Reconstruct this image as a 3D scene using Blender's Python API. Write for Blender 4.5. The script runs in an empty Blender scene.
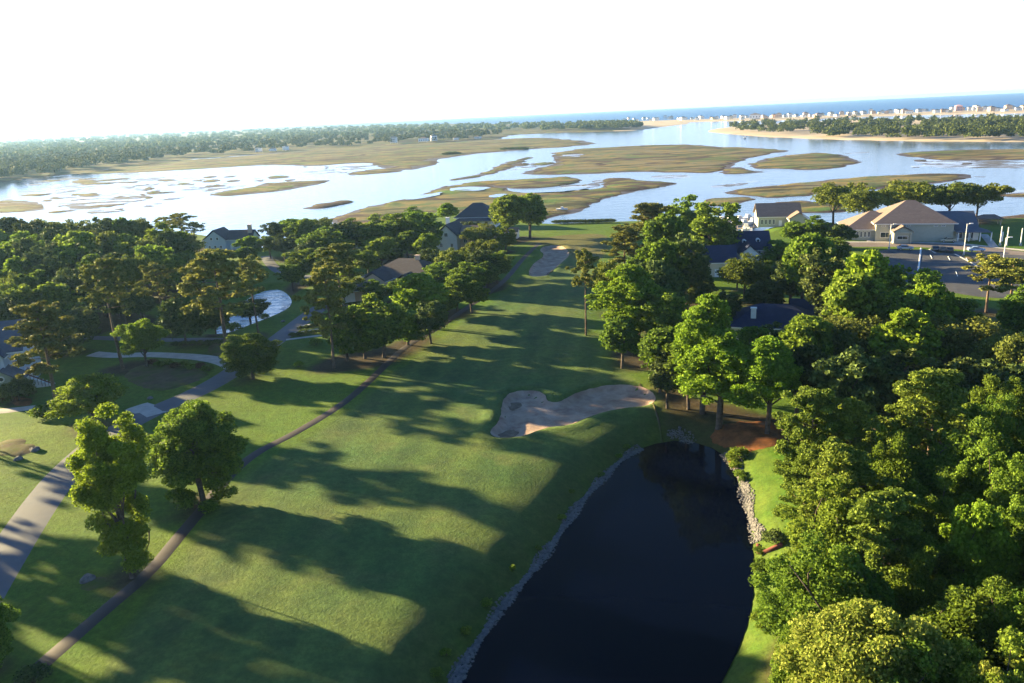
import bpy, bmesh, math, random
import numpy as np
from mathutils import Vector, Matrix
from mathutils.geometry import delaunay_2d_cdt

S = bpy.context.scene
COL = S.collection
random.seed(4)
RNG = np.random.default_rng(11)

# ------------------------------------------------------------------ camera
F_PX, CAM_H = 785.0, 45.0
ROLL, PITCH = math.atan(.0455), math.atan(228.3 / 785.0)
_c, _s = math.cos(PITCH), math.sin(PITCH)
FWD = np.array([0, _c, -_s]); _u = np.array([0, _s, _c]); _r = np.array([1., 0, 0])
RGT = _r * math.cos(ROLL) - _u * math.sin(ROLL)
UP = _u * math.cos(ROLL) + _r * math.sin(ROLL)
cd = bpy.data.cameras.new('camera'); cam = bpy.data.objects.new('camera', cd); COL.objects.link(cam)
cd.sensor_width = 36; cd.lens = F_PX / 1024 * 36; cd.clip_start = .5; cd.clip_end = 60000
M3 = Matrix((tuple(RGT), tuple(UP), tuple(-FWD))).transposed()
cam.matrix_world = Matrix.Translation((0, 0, CAM_H)) @ M3.to_4x4()
S.camera = cam
S.render.resolution_x, S.render.resolution_y = 1024, 683

# ------------------------------------------------------------------ light
SUN_EL, SUN_AZ = math.radians(11.5), math.radians(-60)          # azimuth from +Y, negative = left
w = bpy.data.worlds.new('World'); S.world = w; w.use_nodes = True
nt = w.node_tree
sky = nt.nodes.new('ShaderNodeTexSky'); sky.sky_type = 'NISHITA'; sky.sun_disc = False
sky.sun_elevation = SUN_EL; sky.sun_rotation = SUN_AZ % (2 * math.pi)
sky.air_density = 1.0; sky.dust_density = 1.0; sky.ozone_density = 6.0
bg = nt.nodes['Background']; bg.inputs['Strength'].default_value = .05
# a bright veil of thin morning haze in the sky just over the horizon
tc = nt.nodes.new('ShaderNodeTexCoord'); sp = nt.nodes.new('ShaderNodeSeparateXYZ'); nt.links.new(tc.outputs['Generated'], sp.inputs[0])
mr = nt.nodes.new('ShaderNodeMapRange'); mr.interpolation_type = 'SMOOTHSTEP'
for i_, v_ in ((1, .23), (2, .15), (3, 0), (4, .95)): mr.inputs[i_].default_value = v_
mr.clamp = True; nt.links.new(sp.outputs[2], mr.inputs[0])
mx = nt.nodes.new('ShaderNodeMix'); mx.data_type = 'RGBA'; nt.links.new(mr.outputs[0], mx.inputs[0]); nt.links.new(sky.outputs[0], mx.inputs[6])
# brighter towards the low sun
dp = nt.nodes.new('ShaderNodeVectorMath'); dp.operation = 'DOT_PRODUCT'; nt.links.new(tc.outputs['Generated'], dp.inputs[0]); dp.inputs[1].default_value = (math.sin(SUN_AZ), math.cos(SUN_AZ), 0)
gl = nt.nodes.new('ShaderNodeMapRange'); gl.inputs[1].default_value = .45; gl.inputs[2].default_value = 1; gl.inputs[3].default_value = 1; gl.inputs[4].default_value = 2.6; nt.links.new(dp.outputs['Value'], gl.inputs[0])
vs = nt.nodes.new('ShaderNodeVectorMath'); vs.operation = 'SCALE'; vs.inputs[0].default_value = (3.5, 4.5, 6.2); nt.links.new(gl.outputs[0], vs.inputs['Scale'])
nt.links.new(vs.outputs[0], mx.inputs[7])
nt.links.new(mx.outputs[2], bg.inputs['Color'])
sl = bpy.data.lights.new('sun', 'SUN'); sl.energy = 5.0; sl.angle = math.radians(.7); sl.color = (1, .80, .42)
so = bpy.data.objects.new('sun', sl); COL.objects.link(so)
sd_ = Vector((math.sin(SUN_AZ) * math.cos(SUN_EL), math.cos(SUN_AZ) * math.cos(SUN_EL), math.sin(SUN_EL)))
so.rotation_euler = sd_.to_track_quat('Z', 'Y').to_euler(); so.location = (-80, 60, 90)
S.view_settings.view_transform = 'Standard'; S.view_settings.look = 'None'
S.view_settings.exposure = 2.62; S.view_settings.gamma = 1
S.render.engine = 'CYCLES'
S.cycles.use_denoising = True
S.cycles.max_bounces = 6; S.cycles.transparent_max_bounces = 4; S.cycles.volume_bounces = 0
S.cycles.diffuse_bounces = 3; S.cycles.glossy_bounces = 2

# ------------------------------------------------------------------ helpers
def ray(px, py):
    return FWD + RGT * ((px - 512) / F_PX) + UP * ((341.5 - py) / F_PX)

def gp(px, py, z=0.0):
    """survey point: where the line of sight through a photo position meets height z"""
    d = ray(px, py); t = (z - CAM_H) / d[2]
    return np.array([d[0] * t, d[1] * t])

def proj(x, y, z):
    v = np.array([x, y, z - CAM_H]); a = v @ FWD
    return 512 + F_PX * (v @ RGT) / a, 341.5 - F_PX * (v @ UP) / a, a

def height_to(base, topy):
    for h in np.arange(1, 40, .1):
        if proj(base[0], base[1], h)[1] <= topy: return h
    return 40

def tag(o, label=None, cat=None, group=None, kind=None):
    if label: o['label'] = label
    if cat: o['category'] = cat
    if group: o['group'] = group
    if kind: o['kind'] = kind
    return o

def empty(name, loc=(0, 0, 0), rz=0, scale=None):
    o = bpy.data.objects.new(name, None); COL.objects.link(o)
    o.location = loc; o.rotation_euler = (0, 0, rz); o.empty_display_size = .3
    if scale is not None: o.scale = scale
    return o

def link(name, me, parent=None, mats=()):
    o = bpy.data.objects.new(name, me); COL.objects.link(o)
    for m in mats: me.materials.append(m)
    if parent: o.parent = parent
    return o

def np_mesh(name, V, Fs, smooth=False):
    """V (n,3), Fs (m,3|4) arrays"""
    V = np.asarray(V, dtype=np.float32); Fs = np.asarray(Fs, dtype=np.int32)
    me = bpy.data.meshes.new(name)
    n, k = Fs.shape
    me.vertices.add(len(V)); me.vertices.foreach_set('co', V.ravel())
    me.loops.add(n * k); me.loops.foreach_set('vertex_index', Fs.ravel())
    me.polygons.add(n); me.polygons.foreach_set('loop_start', np.arange(0, n * k, k, dtype=np.int32))
    try: me.polygons.foreach_set('loop_total', np.full(n, k, dtype=np.int32))
    except Exception: pass
    me.update(calc_edges=True)
    if smooth: me.polygons.foreach_set('use_smooth', np.ones(n, dtype=bool))
    me.validate()
    return me

class MB:
    """collects plain shapes and links them as one mesh object"""
    def __init__(s): s.v = []; s.f = []
    def add(s, vs, fs):
        o = len(s.v); s.v += [tuple(map(float, v)) for v in vs]; s.f += [tuple(i + o for i in f) for f in fs]; return s
    def box(s, x0, x1, y0, y1, z0, z1):
        return s.add([(x0, y0, z0), (x1, y0, z0), (x1, y1, z0), (x0, y1, z0), (x0, y0, z1), (x1, y0, z1), (x1, y1, z1), (x0, y1, z1)],
                     [(0, 3, 2, 1), (4, 5, 6, 7), (0, 1, 5, 4), (1, 2, 6, 5), (2, 3, 7, 6), (3, 0, 4, 7)])
    def tube(s, pts, radii, n=7, cap=True):
        pts = [Vector(p) for p in pts]; rings = []
        for i, p in enumerate(pts):
            t = (pts[min(i + 1, len(pts) - 1)] - pts[max(i - 1, 0)])
            t = t.normalized() if t.length > 1e-6 else Vector((0, 0, 1))
            a = t.cross(Vector((0, 1, 0)) if abs(t.y) < .9 else Vector((1, 0, 0))).normalized(); b = t.cross(a)
            rings.append([p + (a * math.cos(2 * math.pi * k / n) + b * math.sin(2 * math.pi * k / n)) * radii[i] for k in range(n)])
        vs = [v for r in rings for v in r]; fs = []
        for i in range(len(pts) - 1):
            for k in range(n):
                fs.append((i * n + k, i * n + (k + 1) % n, (i + 1) * n + (k + 1) % n, (i + 1) * n + k))
        if cap: fs += [tuple(range(n - 1, -1, -1)), tuple(range(len(vs) - n, len(vs)))]
        return s.add(vs, fs)
    def prism(s, poly, y0, y1):
        """poly of (x,z), extruded along y"""
        n = len(poly)
        return s.add([(x, y0, z) for x, z in poly] + [(x, y1, z) for x, z in poly],
                     [tuple(range(n)), tuple(range(2 * n - 1, n - 1, -1))] + [(i, i + n, (i + 1) % n + n, (i + 1) % n) for i in range(n)])
    def mesh(s, name, smooth=False):
        me = bpy.data.meshes.new(name); me.from_pydata(s.v, [], s.f); me.update()
        bm = bmesh.new(); bm.from_mesh(me); bmesh.ops.recalc_face_normals(bm, faces=bm.faces); bm.to_mesh(me); bm.free()
        if smooth:
            for p in me.polygons: p.use_smooth = True
        return me
    def build(s, name, m, parent=None, smooth=False):
        return link(name, s.mesh(name, smooth), parent, [m] if not isinstance(m, (list, tuple)) else m)

def smstep(a, b, x):
    t = np.clip((x - a) / (b - a), 0, 1); return t * t * (3 - 2 * t)

def chaikin(P, n=2, closed=True):
    P = np.asarray(P, float)
    for _ in range(n):
        Q = np.roll(P, -1, 0) if closed else P[1:]
        A = P if closed else P[:-1]
        R = np.empty((2 * len(A), 2)); R[0::2] = .75 * A + .25 * Q; R[1::2] = .25 * A + .75 * Q
        if not closed: R = np.vstack([P[:1], R, P[-1:]])
        P = R
    return P

def resample(P, step, closed=False):
    P = np.asarray(P, float)
    if closed: P = np.vstack([P, P[:1]])
    d = np.r_[0, np.cumsum(np.hypot(*np.diff(P, axis=0).T))]
    n = max(int(d[-1] / step), 4); t = np.linspace(0, d[-1], n + 1)
    R = np.c_[np.interp(t, d, P[:, 0]), np.interp(t, d, P[:, 1])]
    return R[:-1] if closed else R

def inside(P, X, Y):
    r = np.zeros(X.shape, bool); n = len(P)
    for i in range(n):
        x1, y1 = P[i]; x2, y2 = P[(i + 1) % n]
        if y1 == y2: continue
        c = (y1 > Y) != (y2 > Y)
        r ^= c & (X < (x2 - x1) * (Y - y1) / (y2 - y1) + x1)
    return r

def dist(P, X, Y, closed=True):
    D = np.full(X.shape, 1e9); n = len(P)
    for i in range(n if closed else n - 1):
        a = P[i]; b = P[(i + 1) % n]; e = b - a; L = e @ e + 1e-12
        t = np.clip(((X - a[0]) * e[0] + (Y - a[1]) * e[1]) / L, 0, 1)
        D = np.minimum(D, (X - a[0] - t * e[0]) ** 2 + (Y - a[1] - t * e[1]) ** 2)
    return np.sqrt(D)

def sdist(P, X, Y):
    d = dist(P, X, Y); return np.where(inside(P, X, Y), -d, d)

_waves = [(RNG.uniform(0, 6.28), RNG.uniform(0, 6.28), f) for f in np.geomspace(.7, 9, 26)]
def wav(X, Y, scale, seed=0, lo=0, hi=26):
    """smooth pseudo noise about -1..1; scale = metres of the largest swell"""
    r = 0; tot = 0
    for a, ph, f in _waves[lo:hi]:
        k = 2 * math.pi * f / scale; am = 1 / f ** .9; a = a + seed * 1.7; ph = ph + seed * 2.3
        r = r + am * np.sin(k * (X * math.cos(a) + Y * math.sin(a)) + ph + 1.3 * np.sin(.37 * k * (X * math.sin(a * 1.3) - Y * math.cos(a * 1.3)) + ph * 2))
        tot += am * am
    return r / math.sqrt(tot) * .8

# ------------------------------------------------------------------ materials
def nmat(name, rough=.8, spec=.3):
    m = bpy.data.materials.new(name); m.use_nodes = True
    b = m.node_tree.nodes['Principled BSDF']; b.inputs['Roughness'].default_value = rough
    b.inputs['Specular IOR Level'].default_value = spec
    return m, m.node_tree, b

def N(nt, kind, **kw):
    n = nt.nodes.new(kind)
    for k, v in kw.items():
        if k in n.inputs.keys(): n.inputs[k].default_value = v
        else: setattr(n, k, v)
    return n

def coords(nt, scale=(1, 1, 1)):
    t = N(nt, 'ShaderNodeTexCoord'); mp = N(nt, 'ShaderNodeMapping'); mp.inputs['Scale'].default_value = scale
    nt.links.new(t.outputs['Object'], mp.inputs['Vector']); return mp.outputs[0]

def noise(nt, vec, scale, detail=4, rough=.55, lo=.3, hi=.7):
    n = N(nt, 'ShaderNodeTexNoise'); n.inputs['Scale'].default_value = scale; n.inputs['Detail'].default_value = detail
    n.inputs['Roughness'].default_value = rough
    nt.links.new(vec, n.inputs['Vector'])
    mr = N(nt, 'ShaderNodeMapRange'); mr.inputs[1].default_value = lo; mr.inputs[2].default_value = hi
    nt.links.new(n.outputs[0], mr.inputs[0]); return mr.outputs[0]

def mix(nt, f, a, b, mode='MIX'):
    n = N(nt, 'ShaderNodeMix', data_type='RGBA', blend_type=mode)
    for sock, v in ((n.inputs[0], f), (n.inputs[6], a), (n.inputs[7], b)):
        if isinstance(v, (int, float)): sock.default_value = v
        elif isinstance(v, tuple): sock.default_value = v if len(v) == 4 else (*v, 1)
        else: nt.links.new(v, sock)
    return n.outputs[2]

def bump(nt, b, h, strength=.5, dist_=.1):
    n = N(nt, 'ShaderNodeBump'); n.inputs['Strength'].default_value = strength; n.inputs['Distance'].default_value = dist_
    nt.links.new(h, n.inputs['Height']); nt.links.new(n.outputs[0], b.inputs['Normal'])

def speckled(name, c1, c2, scale=1.0, rough=.85, spec=.25, bs=.3, bd=.03, scale2=None, c3=None, stretch=(1, 1, 1)):
    m, nt, b = nmat(name, rough, spec); v = coords(nt, stretch)
    f = noise(nt, v, scale); col = mix(nt, f, c1, c2)
    if c3: col = mix(nt, noise(nt, v, scale2, 5, .6, .42, .66), col, c3)
    nt.links.new(col, b.inputs['Base Color'])
    if bs: bump(nt, b, noise(nt, v, scale * 6, 4, .6, 0, 1), bs, bd)
    return m

def leaf_mat(name, dark, light, transl=.42, hue=.014, val=.25):
    m = bpy.data.materials.new(name); m.use_nodes = True; nt = m.node_tree; nt.nodes.clear()
    out = N(nt, 'ShaderNodeOutputMaterial'); geo = N(nt, 'ShaderNodeNewGeometry'); oi = N(nt, 'ShaderNodeObjectInfo')
    col = mix(nt, geo.outputs['Random Per Island'], dark, light)
    hs = N(nt, 'ShaderNodeHueSaturation')
    mh = N(nt, 'ShaderNodeMapRange'); mh.inputs[3].default_value = .5 - hue; mh.inputs[4].default_value = .5 + hue
    mv = N(nt, 'ShaderNodeMapRange'); mv.inputs[3].default_value = 1 - val; mv.inputs[4].default_value = 1 + val
    w1 = N(nt, 'ShaderNodeTexWhiteNoise', noise_dimensions='1D')
    nt.links.new(oi.outputs['Random'], w1.inputs['W']); nt.links.new(oi.outputs['Random'], mh.inputs[0]); nt.links.new(w1.outputs[0], mv.inputs[0])
    nt.links.new(mh.outputs[0], hs.inputs['Hue']); nt.links.new(mv.outputs[0], hs.inputs['Value']); nt.links.new(col, hs.inputs['Color'])
    p = N(nt, 'ShaderNodeBsdfPrincipled'); p.inputs['Roughness'].default_value = .75; p.inputs['Specular IOR Level'].default_value = .1
    tr = N(nt, 'ShaderNodeBsdfTranslucent'); mx = N(nt, 'ShaderNodeMixShader'); mx.inputs[0].default_value = transl
    nt.links.new(hs.outputs[0], p.inputs['Base Color']); nt.links.new(hs.outputs[0], tr.inputs['Color'])
    nt.links.new(p.outputs[0], mx.inputs[1]); nt.links.new(tr.outputs[0], mx.inputs[2]); nt.links.new(mx.outputs[0], out.inputs[0])
    return m

def flat(name, c, rough=.6, spec=.3, var=.12):
    d = tuple(x * (1 - var) for x in c); e = tuple(min(1, x * (1 + var)) for x in c)
    return speckled(name, d, e, 1.3, rough, spec, 0)

MT = {}
MT['leaf_oak'] = leaf_mat('oak_leaves', (.064, .112, .014), (.190, .270, .030))
MT['leaf_maple'] = leaf_mat('maple_leaves', (0.1, 0.17, 0.012), (0.24, 0.34, 0.03), .45, .012, .15)
MT['leaf_pine'] = leaf_mat('pine_needles', (.085, .110, .020), (.235, .240, .050), .25, .015, .2)
MT['leaf_pine_near'] = leaf_mat('bright_pine_needles', (.085, .130, .016), (.240, .290, .042), .3, .012, .15)
MT['leaf_live'] = leaf_mat('live_oak_leaves', (0.07, 0.1, 0.016), (0.18, 0.21, 0.03), .3)
MT['leaf_fine'] = leaf_mat('willow_leaves', (0.08, 0.105, 0.02), (0.18, 0.2, 0.042), .35)
MT['leaf_flower'] = leaf_mat('yellow_blossom_leaves', (.10, .15, .016), (.33, .36, .07), .4, .01, .1)
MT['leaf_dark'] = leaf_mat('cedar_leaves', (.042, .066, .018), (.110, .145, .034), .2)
MT['leaf_red'] = leaf_mat('red_shrub_leaves', (.06, .035, .018), (.14, .075, .035), .2)
MT['leaf_far'] = leaf_mat('far_wood_leaves', (0.035, 0.055, 0.014), (0.1, 0.12, 0.028), .2)
MT['bark'] = speckled('bark', (.06, .045, .035), (.14, .11, .09), 3, .95, .1, .5, .05)
MT['bark_pine'] = speckled('pine_bark', (.09, .06, .042), (.2, .145, .11), 3, .95, .1, .5, .05)
MT['asphalt'] = speckled('asphalt', (.075, .082, .10), (.108, .113, .132), .5, .75, .4, .3, .02, .22, (.105, .103, .11))
MT['path'] = speckled('path_asphalt', (.030, .021, .021), (.050, .035, .035), .6, .7, .3, .3, .02, .3, (.036, .028, .026))
MT['lot'] = speckled('lot_asphalt', (.05, .05, .055), (.08, .08, .085), .3, .8, .3, .2, .02)
MT['lane'] = speckled('drive_lane', (.17, .135, .118), (.22, .18, .158), .4, .85, .2, .2, .02)
MT['concrete'] = speckled('concrete', (.36, .33, .30), (.5, .47, .43), .6, .85, .2, .2, .01)
MT['sand'] = speckled('bunker_sand', (.35, .24, .17), (.47, .345, .26), .35, .95, .1, .5, .08, .5, (.27, .175, .13))
MT['sand_dark'] = speckled('wet_sand', (.12, .085, .06), (.24, .17, .12), 1.2, .95, .1, .5, .06)
MT['beach'] = speckled('beach_sand', (.42, .33, .23), (.55, .45, .33), .02, .95, .1, 0)
MT['straw'] = speckled('pine_straw', (.16, .06, .02), (.30, .12, .045), .8, .95, .1, .6, .06, .6, (.10, .045, .02))
MT['mulch'] = speckled('brown_mulch', (.080, .060, .036), (.14, .105, .065), .7, .95, .1, .6, .06, .22, (.085, .105, .022))
MT['stone'] = speckled('pale_stone', (.085, .082, .085), (.20, .185, .175), 2.2, .9, .2, .4, .04)
MT['brick'] = speckled('red_brick', (.11, .035, .026), (.17, .06, .045), 3, .9, .2, .2, .01)
MT['white'] = flat('white_paint', (.78, .77, .75), .5, .4, .04)
MT['marking'] = flat('marking_paint', (.72, .72, .70), .7, .2, .1)
MT['glass'] = nmat('window_glass', .08, .6)[0]; MT['glass'].node_tree.nodes['Principled BSDF'].inputs['Base Color'].default_value = (.02, .03, .045, 1)
MT['metal'] = flat('grey_metal', (.5, .5, .5), .4, .5)
MT['rubber'] = flat('tyre_rubber', (.025, .025, .025), .8, .2)

# ground: fairway / rough / green / leaf litter by attribute, with wear and mowing
m, nt, b = nmat('turf', .9, .12); MT['turf'] = m
v = coords(nt); at = lambda n: (lambda a: (setattr(a, 'attribute_name', n), a.outputs['Fac'])[1])(N(nt, 'ShaderNodeAttribute'))
n_big = noise(nt, v, .045, 5, .6, .32, .68); n_mid = noise(nt, v, .35, 5, .62, .3, .7); n_fine = noise(nt, v, 3.2, 4, .6, .25, .75)
rough_c = mix(nt, n_big, (.070, .175, .016), (.150, .225, .018))
rough_c = mix(nt, n_mid, rough_c, mix(nt, .55, rough_c, (.115, .165, .016)))
fair_c = mix(nt, n_big, (.080, .172, .042), (.172, .218, .046))
fair_c = mix(nt, noise(nt, v, .16, 5, .6, .52, .80), fair_c, (.175, .19, .06))
fair_c = mix(nt, noise(nt, v, .10, 6, .7, .52, .70), fair_c, (.065, .115, .035))
rot = N(nt, 'ShaderNodeMapping'); rot.inputs['Rotation'].default_value = (0, 0, .16); nt.links.new(v, rot.inputs['Vector'])
mow = N(nt, 'ShaderNodeTexWave', wave_type='BANDS', bands_direction='X'); mow.inputs['Scale'].default_value = .055; mow.inputs['Distortion'].default_value = 1.2; mow.inputs['Detail Scale'].default_value = .4
nt.links.new(rot.outputs[0], mow.inputs['Vector'])
mo = N(nt, 'ShaderNodeMapRange'); mo.inputs[3].default_value = 0; mo.inputs[4].default_value = .32; nt.links.new(mow.outputs[0], mo.inputs[0])
fair_c = mix(nt, mo.outputs[0], fair_c, (.05, .09, .03))
col = mix(nt, at('fair'), rough_c, fair_c)
col = mix(nt, at('green'), col, mix(nt, n_big, (.13, .135, .035), (.19, .17, .055)))
col = mix(nt, at('lush'), col, mix(nt, n_mid, (.07, .20, .012), (.12, .25, .016)))
lit = mix(nt, n_mid, (.050, .038, .020), (.10, .072, .038))
col = mix(nt, at('litter'), col, lit)
col = mix(nt, at('bank'), col, mix(nt, n_mid, (.07, .10, .018), (.12, .115, .03)))
col = mix(nt, n_fine, mix(nt, .68, (0, 0, 0), col), col)
col = mix(nt, noise(nt, v, .9, 5, .7, .40, .62), mix(nt, .74, (0, 0, 0), col), col)
nt.links.new(col, b.inputs['Base Color'])
bump(nt, b, noise(nt, v, 2.3, 6, .68, 0, 1), .7, .16)

# marsh: grass on top, mud below the tide line
for NAME, TAN, GRN, HI in (('marsh', (.150, .138, .092), (.078, .112, .042), (.070, .125, .036)), ('marsh_green', (.125, .132, .062), (.062, .108, .028), (.070, .145, .026))):
    m, nt, b = nmat(NAME, .95, .12); MT[NAME] = m
    v = coords(nt); g = N(nt, 'ShaderNodeNewGeometry'); sx = N(nt, 'ShaderNodeSeparateXYZ'); nt.links.new(g.outputs['Position'], sx.inputs[0])
    grass = mix(nt, noise(nt, v, .011, 7, .66, .46, .55), TAN, GRN)
    grass = mix(nt, noise(nt, v, .06, 6, .75, .44, .56), grass, (.20, .150, .055))
    grass = mix(nt, noise(nt, coords(nt, (.35, 1.5, 1)), .035, 6, .72, .51, .57), grass, (.050, .050, .024))
    grass = mix(nt, noise(nt, v, .018, 4, .6, .55, .68), grass, HI)
    ad = N(nt, 'ShaderNodeMath', operation='ADD'); nz = noise(nt, v, .12, 4, .6, 0, 1)
    mm = N(nt, 'ShaderNodeMath', operation='MULTIPLY'); mm.inputs[1].default_value = .5; nt.links.new(nz, mm.inputs[0])
    nt.links.new(sx.outputs[2], ad.inputs[0]); nt.links.new(mm.outputs[0], ad.inputs[1])
    mr = N(nt, 'ShaderNodeMapRange'); mr.inputs[1].default_value = -2.56; mr.inputs[2].default_value = -2.34; nt.links.new(ad.outputs[0], mr.inputs[0])
    mud = mix(nt, noise(nt, v, .1), (.040, .028, .024), (.085, .058, .046))
    ck = N(nt, 'ShaderNodeTexNoise'); ck.inputs['Scale'].default_value = .010; ck.inputs['Detail'].default_value = 2.5; nt.links.new(coords(nt, (.7, 1.3, 1)), ck.inputs['Vector'])
    c1 = N(nt, 'ShaderNodeMath', operation='SUBTRACT'); c1.inputs[1].default_value = .5; nt.links.new(ck.outputs[0], c1.inputs[0])
    c2 = N(nt, 'ShaderNodeMath', operation='ABSOLUTE'); nt.links.new(c1.outputs[0], c2.inputs[0])
    c3 = N(nt, 'ShaderNodeMapRange'); c3.inputs[1].default_value = .010; c3.inputs[2].default_value = .026; nt.links.new(c2.outputs[0], c3.inputs[0])
    c4 = N(nt, 'ShaderNodeMath', operation='MULTIPLY'); nt.links.new(c3.outputs[0], c4.inputs[0]); nt.links.new(mr.outputs[0], c4.inputs[1])
    nt.links.new(mix(nt, c4.outputs[0], mud, grass), b.inputs['Base Color'])
    bump(nt, b, noise(nt, v, .5, 6, .7, 0, 1), .8, .8)
m, nt, b = nmat('mud', .5, .5); MT['mudflat'] = m
v = coords(nt); wet = noise(nt, coords(nt, (.5, 1, 1)), .09, 6, .7, .44, .56)
nt.links.new(mix(nt, wet, (.16, .145, .14), mix(nt, noise(nt, v, .03), (.07, .058, .055), (.10, .085, .05))), b.inputs['Base Color'])
mr = N(nt, 'ShaderNodeMapRange'); mr.inputs[3].default_value = .06; mr.inputs[4].default_value = .6; nt.links.new(wet, mr.inputs[0]); nt.links.new(mr.outputs[0], b.inputs['Roughness'])
MT['mudbank'] = speckled('mud_bank', (.040, .028, .024), (.085, .058, .046), .12, .6, .4, .4, .2)

def water_mat(name, base, rough, bscale, bstr, bdist, stretch=(1, 1, 1), det=4):
    m, nt, b = nmat(name, rough, .5); b.inputs['IOR'].default_value = 1.33
    b.inputs['Base Color'].default_value = (*base, 1)
    v = coords(nt, stretch); bump(nt, b, noise(nt, v, bscale, det, .6, 0, 1), bstr, bdist); return m
MT['pond'] = water_mat('pond_water', (.0006, .0014, .007), .05, .9, .12, .05)
MT['pond'].node_tree.nodes['Principled BSDF'].inputs['IOR'].default_value = 1.10
MT['river'] = water_mat('river_water', (.06, .12, .20), .12, .12, .35, .8, (1, 1.8, 1))
MT['ocean'] = water_mat('ocean_water', (.045, .14, .36), .4, .05, 1.0, 6, (.6, 2, 1))

# ------------------------------------------------------------------ site survey (outlines traced at ground level)
def outline(px, z=0, n=2): return chaikin([gp(*p, z) for p in px], n)
SHORE = np.vstack([chaikin([gp(*p, -1.5) for p in [(-260, 292), (-100, 252), (0, 240), (100, 236), (180, 231), (225, 237), (262, 248), (285, 248), (310, 240),
        (345, 230), (400, 218), (470, 213), (545, 225), (575, 224), (612, 223), (660, 221), (704, 226), (716, 233), (754, 236), (762, 227), (800, 224),
        (850, 224), (950, 221), (1024, 219), (1120, 217), (1300, 210)]], 2, False), [(620, 150), (620, -190), (-480, -190), (-480, 120)]])
POND_Z = -2.3
POND = outline([(440, 712), (452, 676), (476, 640), (503, 602), (543, 557), (572, 512), (594, 485), (622, 457), (650, 444), (680, 439), (702, 444), (724, 452),
                (736, 474), (745, 503), (752, 537), (755, 572), (752, 610), (742, 642), (722, 683), (690, 740), (600, 790), (470, 760)], POND_Z)
LAGOON = outline([(212, 333), (228, 319), (243, 301), (262, 291), (280, 288), (293, 299), (290, 308), (270, 317), (246, 326), (225, 335)], -1.2)
BUNKER = outline([(488, 434), (500, 425), (502, 404), (508, 395), (530, 391), (546, 395), (546, 403), (560, 404), (576, 394), (602, 387), (632, 386), (652, 391), (657, 402),
                  (645, 408), (620, 410), (602, 414), (586, 420), (570, 428), (545, 430), (520, 440), (496, 441)], -.5)
BUNKER2 = outline([(527, 277), (532, 264), (546, 256), (538, 250), (548, 246), (563, 246), (571, 255), (563, 262), (553, 270), (545, 278)], -.3)
FAIR = outline([(60, 720), (160, 590), (220, 505), (262, 462), (330, 425), (420, 352), (500, 296), (535, 270), (585, 250), (600, 290), (585, 330), (600, 360), (640, 380),
                (665, 420), (600, 455), (556, 505), (490, 590), (440, 660), (400, 730)])
GREEN = outline([(520, 246), (545, 237), (600, 233), (612, 240), (602, 262), (575, 262), (560, 246)])
PATH = chaikin([gp(*p) for p in [(-10, 715), (22, 683), (60, 649), (108, 607), (150, 572), (178, 537), (205, 505), (222, 483), (240, 464), (262, 448), (290, 435), (325, 415),
                (350, 398), (372, 378), (395, 355), (414, 341), (440, 328), (460, 313), (480, 299), (500, 285), (512, 272), (521, 260), (532, 250), (540, 243)]], 3, False)
ROAD = chaikin([gp(*p) for p in [(-80, 700), (-30, 615), (0, 565), (24, 528), (45, 498), (70, 468), (104, 438), (150, 412), (190, 395), (225, 377), (254, 356), (280, 338),
                (303, 320), (325, 305), (343, 297)]], 3, False)
LAWN = outline([(745, 452), (790, 448), (800, 500), (796, 560), (790, 610), (770, 640), (745, 660), (752, 600), (757, 545), (764, 520), (752, 480)], -.3)
CREST = chaikin([gp(*p) for p in [(424, 700), (448, 645), (478, 603), (514, 558), (546, 515), (568, 484), (603, 448), (645, 427)]], 2, False)

def ground_z(X, Y):
    X = np.asarray(X, float); Y = np.asarray(Y, float)
    z = .35 * wav(X, Y, 90, 0, 0, 10) + .05 * wav(X, Y, 16, 3, 0, 9)
    near = np.exp(-(dist(PATH, X, Y, False) / 6) ** 2) + np.exp(-(dist(ROAD, X, Y, False) / 8) ** 2)
    z = z * (1 - .5 * np.clip(near, 0, 1))
    z += (.16 + .16 * wav(X, Y, 14, 12)) * np.exp(-(dist(CREST, X, Y, False) / 5) ** 2)
    d = sdist(SHORE, X, Y); z = z * smstep(0, -25, d) - 4.6 * smstep(-9, 9, d)
    d = sdist(POND, X, Y); left = smstep(6, -10, X - 16)
    bw = 4.4 + 1.4 * left + .7 * wav(X, Y, 22, 14)
    pr = 1 - (1 - np.clip(np.maximum(d, 0) / (1.9 * bw), 0, 1)) ** 2.6      # rolling shoulder, steeper towards the water
    z = z * pr + (POND_Z - .15) * (1 - pr) - 2.0 * smstep(0, -4, d)
    d = sdist(LAGOON, X, Y); z = z * smstep(0, 4, d) - 1.3 * (1 - smstep(-.3, 4.5, d)) - 1.2 * smstep(0, -3, d)
    for P, dep in ((BUNKER, .95), (BUNKER2, .8)):
        d = sdist(P, X, Y); z = z - dep * smstep(.5, -1.3, d) + .30 * np.exp(-((d - 1.4) / 1.2) ** 2)
    return z

def gz(x, y): return float(ground_z(np.array([x]), np.array([y]))[0])

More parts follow.
